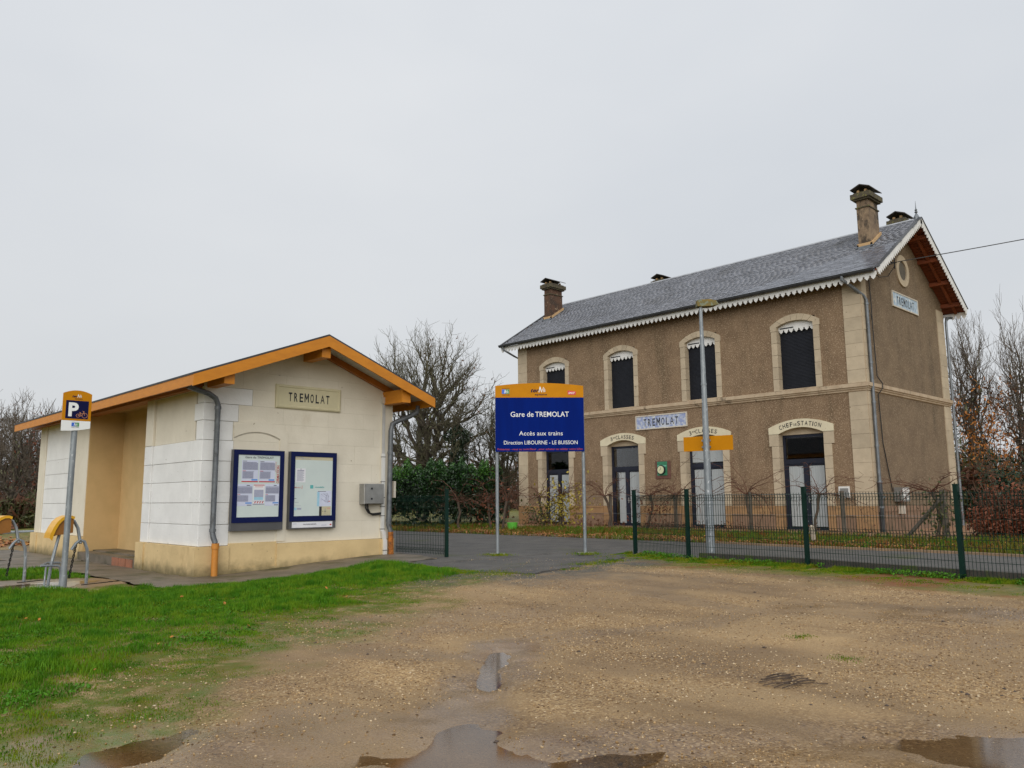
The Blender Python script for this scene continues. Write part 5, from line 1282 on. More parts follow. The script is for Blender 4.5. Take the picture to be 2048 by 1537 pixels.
def big_sign():
    u = Vector((1.463, -1.273, 0)).normalized(); fr = FR((12.08, 13.125, 0), u)
    o = empty('station_sign', (12.8, 12.5, .1), 'big blue sign on two posts reading Gare de TREMOLAT under an orange header', 'sign')
    for a in (.005, 1.935):
        m = MB(fr); m.tube([(a, .1, -.07), (a, 3.6, -.07)], .037, 12); m.build('post', MT['galv'], o, True)
    a0, a1 = -.03, 1.955
    MB(fr).box(a0, 2.34, -.03, a1, 3.549, .0).build('panel', MT['sign_blue'], o)
    top = [(a0+(a1-a0)*t, 3.815+.065*(1-(2*t-1)**2)) for t in np.linspace(0, 1, 17)]
    MB(fr).prism([(a0, 3.551), (a1, 3.551)]+top[::-1], -.03, .0).build('header', MT['sign_orange'], o)
    L_ = .994+a0+.03
    t = MB(fr)
    text_mb(t, 'Gare de', .568, 3.118, .001, .118, width=.515, bold=.006); text_mb(t, 'TREMOLAT', 1.24, 3.118, .001, .118, width=.755, bold=.006)
    text_mb(t, 'Accès aux trains', .985, 2.7, .001, .1, width=.975); text_mb(t, 'Direction LIBOURNE - LE BUISSON', .98, 2.5, .001, .088, width=1.645)
    t.build('lettering', MT['sign_white'], o)
    t = MB(fr); text_mb(t, 'Présentez - vous au contrôleur , pour acheter ou valider votre billet', .965, 2.375, .001, .042, width=1.9, bold=.008); t.build('small_print', MT['sign_redtext'], o)
    region_logo(fr, .118, 3.635, .17, .1, .001, o); ter_logo(fr, .77, 3.672, .128, .001, o)
    MB(fr).prism([(1.6, 3.612), (1.775, 3.612), (1.79, 3.68), (1.72, 3.695), (1.6, 3.708)], .0, .003).build('railway_badge', MT['sign_red'], o)
    t = MB(fr); text_mb(t, 'SNCF', 1.69, 3.63, .0035, .046, width=.15, shear=.3, bold=.02); t.build('badge_text', MT['sign_white'], o)
    p = MB(fr)
    for a in (.005, 1.935):
        for s in (-.16, .05): p.box(a+s, .08, -.16, a+s+.13, .125, .06)
    p.build('footing', MT['concrete_post'], o)
    n = 900; k = RNG.integers(0, 2, n); x = np.where(k == 0, 12.0, 13.5)+RNG.normal(0, .16, n); y = np.where(k == 0, 13.05, 11.8)+RNG.normal(0, .16, n)
    blades('post_foot_grass', x, y, np.full(n, .105), RNG.uniform(.01, .05, n), RNG.uniform(.006, .012, n), MT['grass_olive'], 'tufts of moss and grass round the feet of the blue sign', .8)
big_sign()
def lamp():
    o = empty('lamp_post', (14.985, 9.616, .1), 'tall grey metal lamp post with lichen covered head before the station', 'lamp post')
    m = MB(); m.tube([(14.985, 9.616, .1), (14.985, 9.616, 1.3)], [.092, .088], 14); m.tube([(14.985, 9.616, 1.3), (14.985, 9.616, 5.48)], [.08, .036], 14); m.build('pole', MT['galv'], o, True)
    j = MB(); j.tube([(14.985, 9.616, 3.72), (14.985, 9.616, 3.76)], .062, 14); j.tube([(14.985, 9.616, .1), (14.985, 9.616, .13)], .13, 14); j.build('collar', MT['galv'], o)
    fr = FR((14.985, 9.616, 0), (.8, -.6, 0)); h = MB(fr); i = 0
    for a, z0, z1, w in ((-.09, 5.47, 5.60, .07), (-.02, 5.46, 5.62, .09), (.2, 5.47, 5.63, .12), (.34, 5.5, 5.6, .11), (.4, 5.53, 5.545, .07)):
        for q, z in ((-w, z0), (w, z0), (w*.7, z1), (-w*.7, z1)): h.V.append(h.p(a, z, q))
    for k in range(4):
        for j in range(4): h.F.append((k*4+j, k*4+(j+1) % 4, k*4+4+(j+1) % 4, k*4+4+j))
    h.F += [(3, 2, 1, 0), (16, 17, 18, 19)]; h.build('lamp_head', MT['lichen_lamp'], o)
    y = empty('yellow_panel', (15.05, 9.6, 2.3), 'blank yellow orange panel fixed behind the lamp post', 'panel')
    f2 = FR((15.06, 9.66, 0), (.22, -.97, 0)); MB(f2).box(-.52, 2.3, -.02, .58, 2.615, 0).build('plate', MT['sign_orange'], y)
    c = MB(f2); c.box(-.1, 2.36, 0, .1, 2.4, .02); c.box(-.1, 2.5, 0, .1, 2.54, .02); c.build('clamp', MT['galv'], y)
lamp()
def parking_sign():
    o = empty('cycle_parking_sign', (4.0, 14.85, -.1), 'orange and blue P cycle parking sign on a galvanised post', 'sign')
    fr = FR((3.775, 14.78, 0), (1, 0, 0))
    m = MB(); m.tube([(3.985, 14.85, -.1), (3.995, 14.84, 3.0)], .047, 12); m.build('post', MT['galv'], o, True)
    m = MB(); m.tube([(3.985, 14.85, -.1), (3.986, 14.85, .12)], .056, 12); m.build('sleeve', MT['galv'], o, True)
    W = .44; n = 13; top = [(W*t, 3.12+.055*(1-(2*t-1)**2)) for t in np.linspace(0, 1, n)]; bot = [(W*t, 2.535-.05*(1-(1-t)**2*0)*(1-abs(2*t-.8)) if False else 2.54-.055*(1-(1.0*t)**2)) for t in np.linspace(0, 1, n)]
    MB(fr).prism([(0, 2.662), (W, 2.662)]+top[::-1], -.03, 0).build('header', MT['sign_orange'], o)
    MB(fr).prism(bot+[(W, 2.66), (0, 2.66)], -.03, 0).build('footer', MT['sign_white'], o)
    MB(fr).box(.046, 2.695, 0, .395, 3.0, .003).build('panel', MT['sign_blue_dark'], o)
    t = MB(fr); text_mb(t, 'P', .165, 2.742, .0032, .225, width=.155, bold=.04); t.build('letter', MT['sign_white'], o)
    b = MB(fr)
    def ring(a, z, r, w=.0045, n=20):
        for k in range(n):
            q = lambda rr, i: (a+rr*math.cos(2*PI*i/n), z+rr*math.sin(2*PI*i/n)); b.prism([q(r-w, k), q(r, k), q(r, k+1), q(r-w, k+1)], .0032, .005)
    def bar(x0, z0, x1, z1, w=.005):
        dx, dz = x1-x0, z1-z0; L_ = math.hypot(dx, dz); nx, nz = -dz/L_*w/2, dx/L_*w/2; b.prism([(x0-nx, z0-nz), (x1-nx, z1-nz), (x1+nx, z1+nz), (x0+nx, z0+nz)], .0032, .005)
    ring(.238, 2.748, .03); ring(.342, 2.754, .043)
    for q in ((.238, 2.748, .285, 2.742), (.285, 2.742, .268, 2.8), (.238, 2.748, .27, 2.79), (.285, 2.742, .325, 2.805), (.27, 2.785, .32, 2.79), (.342, 2.754, .32, 2.822), (.258, 2.805, .282, 2.805), (.305, 2.828, .335, 2.818)): bar(*q)
    b.build('bicycle', MT['bike_orange'], o)
    region_logo(fr, .15, 2.565, .115, .062, .001, o); ter_logo(fr, .135, 3.055, .056, .001, o)
parking_sign()
def rack(dx, dy, label):
    z0 = -.085; Y = 15.32
    o = empty('cycle_stand', (4.1+dx, Y+dy, z0), label, 'cycle stand', 'yellow hooded cycle stands')
    def P(x, y, z): return (x+dx, Y+y+dy, z)
    m = MB(); m.tube([P(3.88, 0, z0), P(3.9, 0, .2), P(3.95, 0, .5), P(4.02, .05, .8)], .026, 8); m.build('stem', MT['galv'], o, True)
    m = MB(); m.tube([P(4.02, .1, .98), P(4.15, .1, 1.03), P(4.24, .08, .98), P(4.3, .06, .86), P(4.33, .03, .68), P(4.34, 0, .6)], .027, 8); m.build('arm', MT['galv'], o, True)
    m = MB(); m.tube([P(4.2, -.02, .5), P(4.26, -.02, .6), P(4.33, 0, .66), P(4.4, 0, .63), P(4.45, 0, .5), P(4.47, 0, .3), P(4.47, 0, z0)], .026, 8); m.build('hook', MT['galv'], o, True)
    # yellow moulded hood, open below
    h = MB(); n = 9; sec = [(-.17, .71), (-.15, .8), (-.115, .89), (-.065, .98), (.0, 1.045), (.08, 1.08), (.15, 1.08), (.2, 1.06)]; 
    for y in (-.1, .26):
        for x, z in sec: h.V.append(P(4.0+x, y, z))
    k = len(sec)
    for j in range(k-1): h.F.append((j, j+1, k+j+1, k+j))
    lo = [(-.165, .7), (-.13, .72), (-.09, .74), (-.05, .75), (.0, .76), (.08, .77), (.15, .78), (.2, .8)]
    b0 = len(h.V)                                        # closed far side
    for (x, z), (x2, z2) in zip(sec, lo): h.V += [P(4.0+x, .26, z), P(4.0+x2, .24, z2+.02)]
    for j in range(k-1): h.F.append((b0+2*j+2, b0+2*j+3, b0+2*j+1, b0+2*j))
    b0 = len(h.V)                                        # rolled rim of the open near side
    for x, z in sec: h.V += [P(4.0+x, -.1, z), P(4.0+x*.86+.02, -.1, z-.045)]
    for j in range(k-1): h.F.append((b0+2*j, b0+2*j+1, b0+2*j+3, b0+2*j+2))
    ho = h.build('hood', MT['hood_yellow'], o)
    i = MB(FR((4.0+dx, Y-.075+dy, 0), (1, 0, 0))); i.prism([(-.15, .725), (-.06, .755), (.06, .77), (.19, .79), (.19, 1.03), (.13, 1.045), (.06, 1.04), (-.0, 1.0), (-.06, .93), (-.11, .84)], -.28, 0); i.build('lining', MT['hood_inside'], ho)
    m = MB(); m.tube([P(3.72, -.15, .27), P(3.98, -.12, .255), P(4.02, -.12, .22), P(4.03, -.12, .1), P(4.03, -.12, z0)], .018, 8); m.tube([P(3.8, -.14, .265), P(3.79, -.14, z0)], .016, 8)
    m.tube([P(3.72, -.15, .27), P(3.9, .2, .29), P(4.1, .2, .28)], .018, 8); m.build('wheel_support', MT['galv'], o, True)
    MB().box(3.68+dx, Y-.28+dy, z0-.01, 4.06+dx, Y-.04+dy, z0+.012).build('foot_plate', MT['galv'], o)
    c = MB()
    for q in range(13):
        t = q/12; x = 4.26-.07*t; z = .56-.5*t; a = (q % 2)*PI/2
        e = [(x+.013*math.cos(s)*math.cos(a), Y-.03+.013*math.cos(s)*math.sin(a), z+.028*math.sin(s)) for s in np.linspace(0, 2*PI, 9)]
        c.tube([(v[0]+dx, v[1]+dy, v[2]) for v in e], .009, 5, False)
    c.build('chain', MT['chain'], o)
    b = MB(); b.tube([P(4.25, -.5, z0+.03), P(4.75, -.5, z0+.05)], .008, 6); b.build('locking_rod', MT['chain'], o)
rack(0, 0, 'yellow hooded cycle stand just behind the P sign post')
rack(-.66, 1.25, 'yellow hooded cycle stand cut by the left edge of the photo')
# ------------------------------------------------------------------ small things
def small():
    m = MB(); m.tube([(19.9, 9.72, .05), (19.86, 9.75, .54)], [.065, .06], 10); m.tube([(19.86, 9.75, .54), (19.858, 9.752, .58)], [.06, .03], 10)
    tag(m.build('marker_post', MT['old_white_post']), 'short pale concrete marker post leaning on the grass verge', 'post')
    r = empty('crash_rail', (7, 39, 0), 'low grey steel rail with dark posts beyond the shelter at far left', 'rail')
    for z in (.02, -.28):
        m = MB(); m.tube([(2, 41.5, z+.02), (14, 38.5, z+.06)], .07, 6); m.build('rail_bar', MT['galv'], r)
    for t in np.linspace(0, 1, 7):
        m = MB(); x, y = 2+12*t, 41.5-3*t; m.box(x-.08, y+.05, -.6, x+.08, y+.2, .1); m.build('rail_post', MT['wood_post'], r)
    s = empty('round_notice', (6.55, 34.7, -.1), 'small white disc notice on a thin post beyond the shelter', 'sign')
    m = MB(); m.tube([(6.55, 34.7, -.1), (6.55, 34.7, 1.4)], .035, 6); m.build('post', MT['wood_post'], s)
    fr = FR((6.55, 34.64, 0), (.98, -.18, 0)); MB(fr).box(-.14, 1.16, -.01, .16, 1.42, 0).build('back_plate', MT['logo_blue'], s)
    MB(fr).disc(0, 1.3, 0, .006, .12).build('disc', MT['sign_white'], s); MB(fr).disc(0, 1.3, .006, .009, .045).build('ring', MT['print_grey'], s); MB(fr).box(-.17, 1.0, -.01, .1, 1.13, 0).build('lower_plate', MT['sign_orange'], s)
    # dead twigs on the gravel
    t = MB(); r_ = random.Random(3)
    for k in range(16):
        x, y = 5.8+r_.uniform(-.25, .2), 3.2+r_.uniform(-.12, .16); a = r_.uniform(-.9, -.3); L2 = r_.uniform(.1, .32); z = float(zground(x, y))
        t.tube([(x, y, z+.008), (x+L2*.5*math.cos(a), y+L2*.5*math.sin(a), z+.025), (x+L2*math.cos(a+.2), y+L2*math.sin(a+.2), z+.01)], .0045, 4)
    tag(t.build('twig_pile', MT['vine_bark']), 'small dark pile of dead twigs on the open gravel', 'twigs')
    tub = MB(); tub.lathe((21.3, 22.3, .12), [(.16, 0), (.21, .3), (.19, .3), (.15, .06)], 12)
    tag(tub.build('garden_tub', M_('tub_green', (.12, .5, .05), (.1, .42, .05), 4, .5)), 'small bright green tub standing under the hedge', 'tub')
small()

# ------------------------------------------------------------------ vegetation
def tubes_np(polys, n=3):
    Vs, Fs, off = [], [], 0
    ang = np.arange(n)*2*PI/n; ca, sa = np.cos(ang), np.sin(ang)
    for P, R in polys:
        P = np.asarray(P, float); R = np.asarray(R, float); m = len(P)
        T = np.gradient(P, axis=0); T /= np.linalg.norm(T, axis=1, keepdims=True)+1e-9
        ref = np.array((0, 0, 1.)) if abs(T[0, 2]) < .9 else np.array((1., 0, 0))
        X = np.cross(T, ref); X /= np.linalg.norm(X, axis=1, keepdims=True)+1e-9; Y = np.cross(T, X)
        V = P[:, None]+R[:, None, None]*(ca[None, :, None]*X[:, None]+sa[None, :, None]*Y[:, None])
        i = (np.arange(m-1)[:, None]*n+np.arange(n)[None]); j = (np.arange(m-1)[:, None]*n+(np.arange(n)+1) % n)
        Fs.append(np.stack([i, j, j+n, i+n], 2).reshape(-1, 4)+off); Vs.append(V.reshape(-1, 3)); off += m*n
    return np.concatenate(Vs), np.concatenate(Fs)
def grow(rg, base, H, spread=.6, stems=1, kids=(7, 8, 7, 5), trunk=.25, r0=.16, up=.25, ratio=.62, wig=.22, rmin=.006, stemspread=.15):
    lv = [[] for _ in range(len(kids)+1)]; tips = []
    def br(p, d, L_, r, l):
        n = 6 if l < 2 else 4; pts = [p.copy()]; rad = [r]; q = p.copy(); d = d.copy()
        for k in range(n):
            d = d + rg.normal(0, wig, 3)*.6 + np.array((0, 0, up*.35)); d /= np.linalg.norm(d); q = q+d*L_/n; pts.append(q.copy()); rad.append(max(rmin, r*(1-.75*(k+1)/n)))
        lv[l].append((pts, rad))
        if l < len(kids):
            for c in range(kids[l]):
                t = (trunk if l == 0 else .2)+(1-(trunk if l == 0 else .2))*(c+rg.uniform(0, 1))/kids[l]; f = t*n; i = min(int(f), n-1); f -= i
                o = pts[i]*(1-f)+pts[i+1]*f; rr = rad[i]*(1-f)+rad[i+1]*f
                ax = pts[i+1]-pts[i]; ax /= np.linalg.norm(ax); s = rg.normal(0, 1, 3); s -= ax*s.dot(ax); s /= np.linalg.norm(s)
                a = spread*rg.uniform(.7, 1.25); nd = ax*math.cos(a)+s*math.sin(a)
                br(o, nd, L_*ratio*rg.uniform(.75, 1.15)*(1.15-.55*t if l == 0 else 1-.35*t), max(rmin, rr*.62), l+1)
        else: tips.append(pts[-1]); tips.append(pts[len(pts)//2])
    for s in range(stems):
        a = 2*PI*s/stems+rg.uniform(0, 1); d = np.array((math.cos(a)*stemspread*(stems > 1), math.sin(a)*stemspread*(stems > 1), 1.)); br(np.array(base, float)+np.array((math.cos(a), math.sin(a), 0))*.1*(stems > 1), d/np.linalg.norm(d), H*rg.uniform(.8, 1), r0, 0)
    return lv, np.array(tips)
def tree(name, label, base, H, seed, bark='bark', twig='twig_grey', leaf=None, nleaf=0, lsize=.08, leafzone=(0, 1), group=None, **kw):
    rg = np.random.default_rng(seed); lv, tips = grow(rg, base, H, **kw)
    top = max(max(p[2] for p in b[0]) for l in lv for b in l)-base[2]; k = H/top       # scale to the wanted height
    sc = lambda P: [np.array((base[0]+(p[0]-base[0])*k, base[1]+(p[1]-base[1])*k, base[2]+(p[2]-base[2])*k)) for p in P]
    o = empty(name, base, label, 'tree', group)
    V, F = tubes_np([(sc(P), R) for l in lv[:2] for P, R in l], 6); mesh_np('trunk', V, F, MT[bark], o)
    V, F = tubes_np([(sc(P), R) for l in lv[2:] for P, R in l], 3); c = mesh_np('crown', V, F, MT[twig], o)
    if leaf:
        t = np.array(sc(tips)); zz = (t[:, 2]-base[2])/H; t = t[(zz >= leafzone[0]) & (zz <= leafzone[1])]
        if len(t):
            i = rg.integers(0, len(t), nleaf); q = t[i]+rg.normal(0, .13, (nleaf, 3)); leaf_quads(nleaf, q[:, 0], q[:, 1], q[:, 2], lsize, MT[leaf], 'leaves', None, .9, o)
    return o
def foliage_mass(rg, c, R, n, size, lump=5, flat=.8):
    """leaf positions in a lumpy ellipsoid shell"""
    d = rg.normal(0, 1, (n, 3)); d /= np.linalg.norm(d, axis=1, keepdims=True); d[:, 2] = np.where(d[:, 2] < -.3, -d[:, 2]*.5, d[:, 2])
    ph = rg.uniform(0, 6, 6); w = 1+.14*np.sin(lump*d[:, 0]+ph[0])+.14*np.sin(lump*d[:, 1]*1.3+ph[1])+.12*np.sin(lump*d[:, 2]*1.7+ph[2])+.09*np.sin(2.3*lump*d[:, 0]+ph[3])*np.sin(2.1*lump*d[:, 2]+ph[4])
    r = w*(rg.uniform(.45, 1.06, n)**.6)
    return np.asarray(c)+d*r[:, None]*np.asarray(R)
def bush(name, label, c, R, n, size, m, seed, cat='shrub', group=None, core='ivy', twigs=None, aspect=.5):
    rg = np.random.default_rng(seed); z0 = c[2]; o = empty(name, c, label, cat, group)
    q = foliage_mass(rg, c, R, n, size); q[:, 2] = np.maximum(q[:, 2], z0+.02)
    leaf_quads(n, q[:, 0], q[:, 1], q[:, 2], size, MT[m], 'foliage', None, .9, o, aspect)
    if core:
        q = foliage_mass(rg, c, [v*.72 for v in R], max(200, n//5), size*2.4); q[:, 2] = np.maximum(q[:, 2], z0+.02)
        leaf_quads(len(q), q[:, 0], q[:, 1], q[:, 2], size*2.6, MT[core], 'inner_foliage', None, .9, o)
    po = []
    for k in range(twigs or 14):
        a = rg.uniform(0, 2*PI); e = np.array(c)+np.array((math.cos(a)*R[0]*rg.uniform(.3, 1.05), math.sin(a)*R[1]*rg.uniform(.3, 1.05), R[2]*rg.uniform(.5, 1.1))); s = np.array(c)+np.array((math.cos(a), math.sin(a), 0))*.1
        po.append(([s, (s+e)/2+rg.normal(0, .08, 3), e], [.025, .015, .006]))
    V, F = tubes_np(po, 4); mesh_np('stems', V, F, MT['twig_brown'], o)
    return o
def crown_tree(name, label, base, fork, centre, R, seed, n1=9, n2=7, tips=520, r0=.24, rmin=.009, bark='bark', twig='twig_grey', group=None, leaf=None, nleaf=0, zmin=None, up=.35, twl=.75, leafz=None, ntw=7):
    """a bare broad-crowned tree: limbs split towards clusters of twig ends that fill a rounded crown"""
    rg = np.random.default_rng(seed); base = np.array(base, float); centre = np.array(centre, float); R = np.array(R, float)
    d = rg.normal(0, 1, (tips*3, 3)); d /= np.linalg.norm(d, axis=1, keepdims=True); q = centre+d*R*(rg.uniform(.1, 1, tips*3)**.42)[:, None]*(1+.1*np.sin(5*d[:, :1]+2)+.08*np.sin(7*d[:, 1:2]))
    q = q[q[:, 2] > (zmin if zmin is not None else fork*.9)][:tips]
    big, fine, ends = [], [], []
    def curve(p, dr, t, ra, rb, n=6, wob=.05):
        L_ = np.linalg.norm(t-p); c = p+dr*L_*.45; u = np.linspace(0, 1, n)[:, None]; P = (1-u)**2*p+2*u*(1-u)*c+u*u*t; P[1:-1] += rg.normal(0, wob*L_/n, (n-2, 3)); return P, np.linspace(ra, rb, n)
    def split(p, dr, pts, k, lvl, ra):
        if len(pts) == 0: return
        seeds = pts[rg.choice(len(pts), min(k, len(pts)), False)]; own = np.argmin(((pts[:, None]-seeds[None])**2).sum(2), 1)
        for c in range(len(seeds)):
            g = pts[own == c]
            if len(g) == 0: continue
            t = p+(g.mean(0)-p)*rg.uniform(.42, .62); rb = max(rmin*1.3, ra*.5*math.sqrt(len(g)/max(1, len(pts))*len(seeds))**.5)
            P, Rr = curve(p, dr, t, ra*.75, rb, 7, .3); (big if lvl < 2 else fine).append((P, Rr)); nd = P[-1]-P[-2]; nd /= np.linalg.norm(nd)
            if lvl < 2: split(t, nd, g, n2, lvl+1, rb)
            else:
                for e in g:
                    P2, R2 = curve(t, nd, e, rb*.8, rmin, 6, .25); fine.append((P2, R2)); ends.append(e)
                    for j in range(ntw):
                        i = rg.integers(1, 6); o = P2[i]; td = P2[i]-P2[i-1]; td /= np.linalg.norm(td)+1e-9; w = td*.7+rg.normal(0, .55, 3)+np.array((0, 0, up)); w /= np.linalg.norm(w); l = twl*rg.uniform(.4, 1.1)
                        m = o+w*l*.5+rg.normal(0, .03, 3); e2 = o+w*l+np.array((0, 0, .12*l))+rg.normal(0, .05, 3); fine.append(([o, m, e2], [rmin, rmin*.85, rmin*.6]))
    o = empty(name, base, label, 'tree', group); f = np.array((base[0], base[1], fork)); lean = rg.normal(0, .08, 3); lean[2] = 0
    big.append(([base, base+(f-base)*.5+lean, f], [r0*1.35, r0*1.05, r0])); split(f, np.array((0, 0, 1.)), q, n1, 0, r0)
    V, F = tubes_np(big, 6); mesh_np('trunk', V, F, MT[bark], o); V, F = tubes_np(fine, 3); mesh_np('crown', V, F, MT[twig], o)
    if leaf:
        e = np.array(ends); right = e[(e[:, 0]-centre[0]) > .2*R[0]] if leafz is None else e[e[:, 2] < leafz]; i = rg.integers(0, len(right), nleaf); z = right[i]+rg.normal(0, .2, (nleaf, 3)); leaf_quads(nleaf, z[:, 0], z[:, 1], z[:, 2], .09, MT[leaf], 'leaves', None, .9, o)
    return o
def vegetation():
    # the large spreading tree behind the hedge
    crown_tree('bare_tree', 'large spreading bare tree behind the hedge beside the shelter roof', (26.9, 35.2, .1), 1.6, (26.9, 35.2, 6.5), (4.5, 4.5, 4.4), 5, 10, 7, 620, .22, .0085, leaf='leaf_brown', nleaf=420, zmin=2.6)
    crown_tree('bare_tree', 'small bare tree just left of the blue sign', (30.6, 33.6, .1), 1.2, (30.6, 33.6, 4.1), (2.3, 2.3, 2.7), 8, 8, 5, 200, .14, .009, zmin=1.6, twl=.6)
    crown_tree('bare_tree', 'slim bare tree behind the blue sign and the station corner', (33.5, 35.6, .1), 1.5, (33.5, 35.6, 4.6), (1.7, 1.7, 3.0), 9, 7, 5, 160, .13, .01, zmin=1.8, twl=.6)
    o = tree('ivy_clad_tree', 'dark ivy covered trunk between bare tree and blue sign', (26.6, 31.9, .1), 6.3, 12, stems=1, spread=.75, kids=(7, 6, 5, 3), trunk=.35, r0=.16, ratio=.5, rmin=.01)
    rg = np.random.default_rng(4); n = 4200; z = rg.uniform(.2, 5.0, n); a = rg.uniform(0, 2*PI, n); r = (.55+.25*np.sin(z*3.1)+.2*np.sin(z*5.7+1))*rg.uniform(.5, 1.1, n)*np.clip((5.4-z)/1.3, .3, 1)
    leaf_quads(n, 26.6+r*np.cos(a), 31.9+r*np.sin(a), .1+z, .09, MT['ivy'], 'ivy', None, .9, o)
    # laurel hedge: a few metres deep, lumpy, dark inside
    h = empty('laurel_hedge', (23.2, 28, .1), 'dense dark green laurel hedge beyond the platform', 'hedge'); rg = np.random.default_rng(21)
    line = np.array([(20.3, 31.6), (21.4, 29.4), (22.4, 27.7), (23.6, 26.6), (25.0, 26.9)]); H = np.array([2.45, 2.75, 2.85, 2.75, 2.7])
    def hp(n, sx, sz):
        t = rg.uniform(0, 4, n); i = np.minimum(t.astype(int), 3); f = (t-i)[:, None]; p = line[i]*(1-f)+line[i+1]*f; hh = H[i]*(1-f[:, 0])+H[i+1]*f[:, 0]
        th = rg.uniform(-.25, PI+.25, n); w = (1+.07*np.sin(t*9+3*th)+.06*np.sin(t*23+th*5))*rg.uniform(.72, 1.04, n)**.5
        off = np.cos(th)*1.15*w*sx; z = np.abs(np.sin(th))**.6*np.sign(np.sin(th)); z = np.clip(hh*(.12+.86*z*w)*sz, .05, None)
        d = np.array((.72, .69)); return p[:, 0]-off*.8, p[:, 1]-off*.6, .1+z
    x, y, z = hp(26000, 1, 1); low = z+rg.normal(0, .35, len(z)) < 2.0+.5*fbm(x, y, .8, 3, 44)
    leaf_quads(int(low.sum()), x[low], y[low], z[low], .07, MT['laurel_shaded'], 'foliage', None, .8, h, .42)  # shade on the lower hedge painted in as darker leaves
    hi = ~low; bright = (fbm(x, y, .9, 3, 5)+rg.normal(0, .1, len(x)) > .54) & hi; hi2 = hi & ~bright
    leaf_quads(int(bright.sum()), x[bright], y[bright], z[bright], .065, MT['laurel_light'], 'lit_painted_foliage', None, .7, h, .42)  # lit look of the upper hedge painted in as lighter leaves
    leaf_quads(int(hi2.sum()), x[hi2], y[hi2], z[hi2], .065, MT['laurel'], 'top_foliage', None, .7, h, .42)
    x, y, z = hp(5000, .7, .86); leaf_quads(len(x), x, y, z, .2, MT['ivy'], 'inner_foliage', None, .9, h)  # large dark leaves added inside so no light shows through
    # tall slender trees right of the station
    RT = [(43.5, 15.6, 9.9, 31, 'tall thin bare tree nearest the station wall at right'), (44.0, 13.0, 10.9, 32, 'tall bare tree with orange leaves right of the station'), (45.0, 11.0, 11.2, 33, 'tallest bare tree by the right edge of the photo'),
          (43.0, 10.2, 10.2, 34, 'tall bare tree cut by the right edge of the photo'), (47.0, 13.6, 10.6, 36, 'tall pale bare tree farthest back at right')]
    for x, y, H_, sd, lb in RT:
        crown_tree('slender_tree', lb, (x, y, .1), 1.3, (x, y, H_*.57), (1.45, 1.45, H_*.43), sd, 5, 5, 130, .13, .0075, twig='twig_pale', group='tall bare trees right of the station', leaf='leaf_orange' if sd in (32, 33) else 'leaf_brown', nleaf=900 if sd in (32, 33) else 350, zmin=1.5, up=1.0, twl=.8, ntw=6, leafz=H_*.62)
    bush('conifer_shrub', 'dark green conifer shrub against the station wall edge', (41.5, 13.6, .1), (1.0, 1.0, 4.2), 4200, .12, 'conifer', 41)
    bush('conifer_shrub', 'round dark evergreen shrub above the rust brown hedge', (38.5, 10.4, .1), (1.2, 1.2, 2.6), 3600, .1, 'conifer', 42)
    bush('autumn_shrub', 'orange leaved shrub between the slender trees', (41.5, 11.6, .1), (1.6, 1.6, 4.6), 1900, .1, 'leaf_orange', 43, core=None, twigs=40)
    bush('autumn_shrub', 'olive and brown shrub behind the rust hedge', (40, 12.5, .1), (2.4, 2.0, 3.3), 3200, .11, 'leaf_olive', 44, core='leaf_brown', twigs=40)
    bush('autumn_shrub', 'brown leaved shrub at the right edge of the photo', (40, 8.2, .1), (2.2, 2.0, 3.2), 3000, .11, 'leaf_brown', 45, twigs=40)
    for k, (x, y, R, lb) in enumerate(((25.4, 6.9, (1.0, .9, 1.45), 'rust brown hedge shrub close to the station corner'), (25.0, 5.4, (1.1, 1.0, 1.5), 'rust brown hedge shrub in the middle of the three'), (24.6, 3.8, (1.1, 1.0, 1.4), 'rust brown hedge shrub cut by the right edge'))):
        bush('rust_shrub', lb, (x, y, .15), R, 5200, .055, 'leaf_rust', 50+k, 'shrub', 'rust brown shrubs right of the station', 'leaf_brown', 60)
    # woods at far left
    LT = [(9.6, 58, 9.8, 61, 'bare tree at the very left edge of the photo'), (11.6, 60, 7.4, 62, 'bare tree rising just left of the shelter roof'), (13.6, 62, 8.4, 63, 'bare tree with rust leaves behind the shelter eave'), (10.6, 50, 6.2, 64, 'low bare tree in front of the left wood'), (7.6, 55, 9.6, 65, 'bare tree whose branches reach in from the left edge'), (12.6, 53, 6.6, 66, 'dark bare tree beside the shelter wall at left')]
    for x, y, H_, sd, lb in LT:
        crown_tree('bare_tree', lb, (x, y, -.1), H_*.2, (x, y, H_*.6), (H_*.28, H_*.28, H_*.4), sd, 6, 5, 110, .15, .012, twig='twig_pale', group='bare trees at the left', leaf='leaf_rust', nleaf=260 if sd in (63, 64) else 40, zmin=H_*.25, twl=1.0)
    for k, (x, y, R, m, lb) in enumerate(((10.2, 52, (3.2, 2, 1.9), 'leaf_brown', 'dark brown thicket beyond the shelter at left'), (6.0, 53, (3.2, 2, 2.4), 'leaf_brown', 'brown thicket running out of the left edge'), (9.9, 45, (1.6, 1.2, 1.7), 'leaf_olive', 'low olive shrub behind the grey rail'))):
        bush('thicket', lb, (x, y, -.1), R, 3600, .16, m, 70+k, 'shrub', 'thickets beyond the shelter', 'leaf_brown', 80, .3)
    n = 5000; x = RNG.uniform(2, 15, n); y = RNG.uniform(30, 44, n); leaf_quads(n, x, y, np.full(n, -.07), .12, MT['leaf_litter'], 'far_leaf_litter', 'rusty leaf litter on the ground beyond the shelter', .3)
    # far wood closing the view
    rg = np.random.default_rng(90); po = []
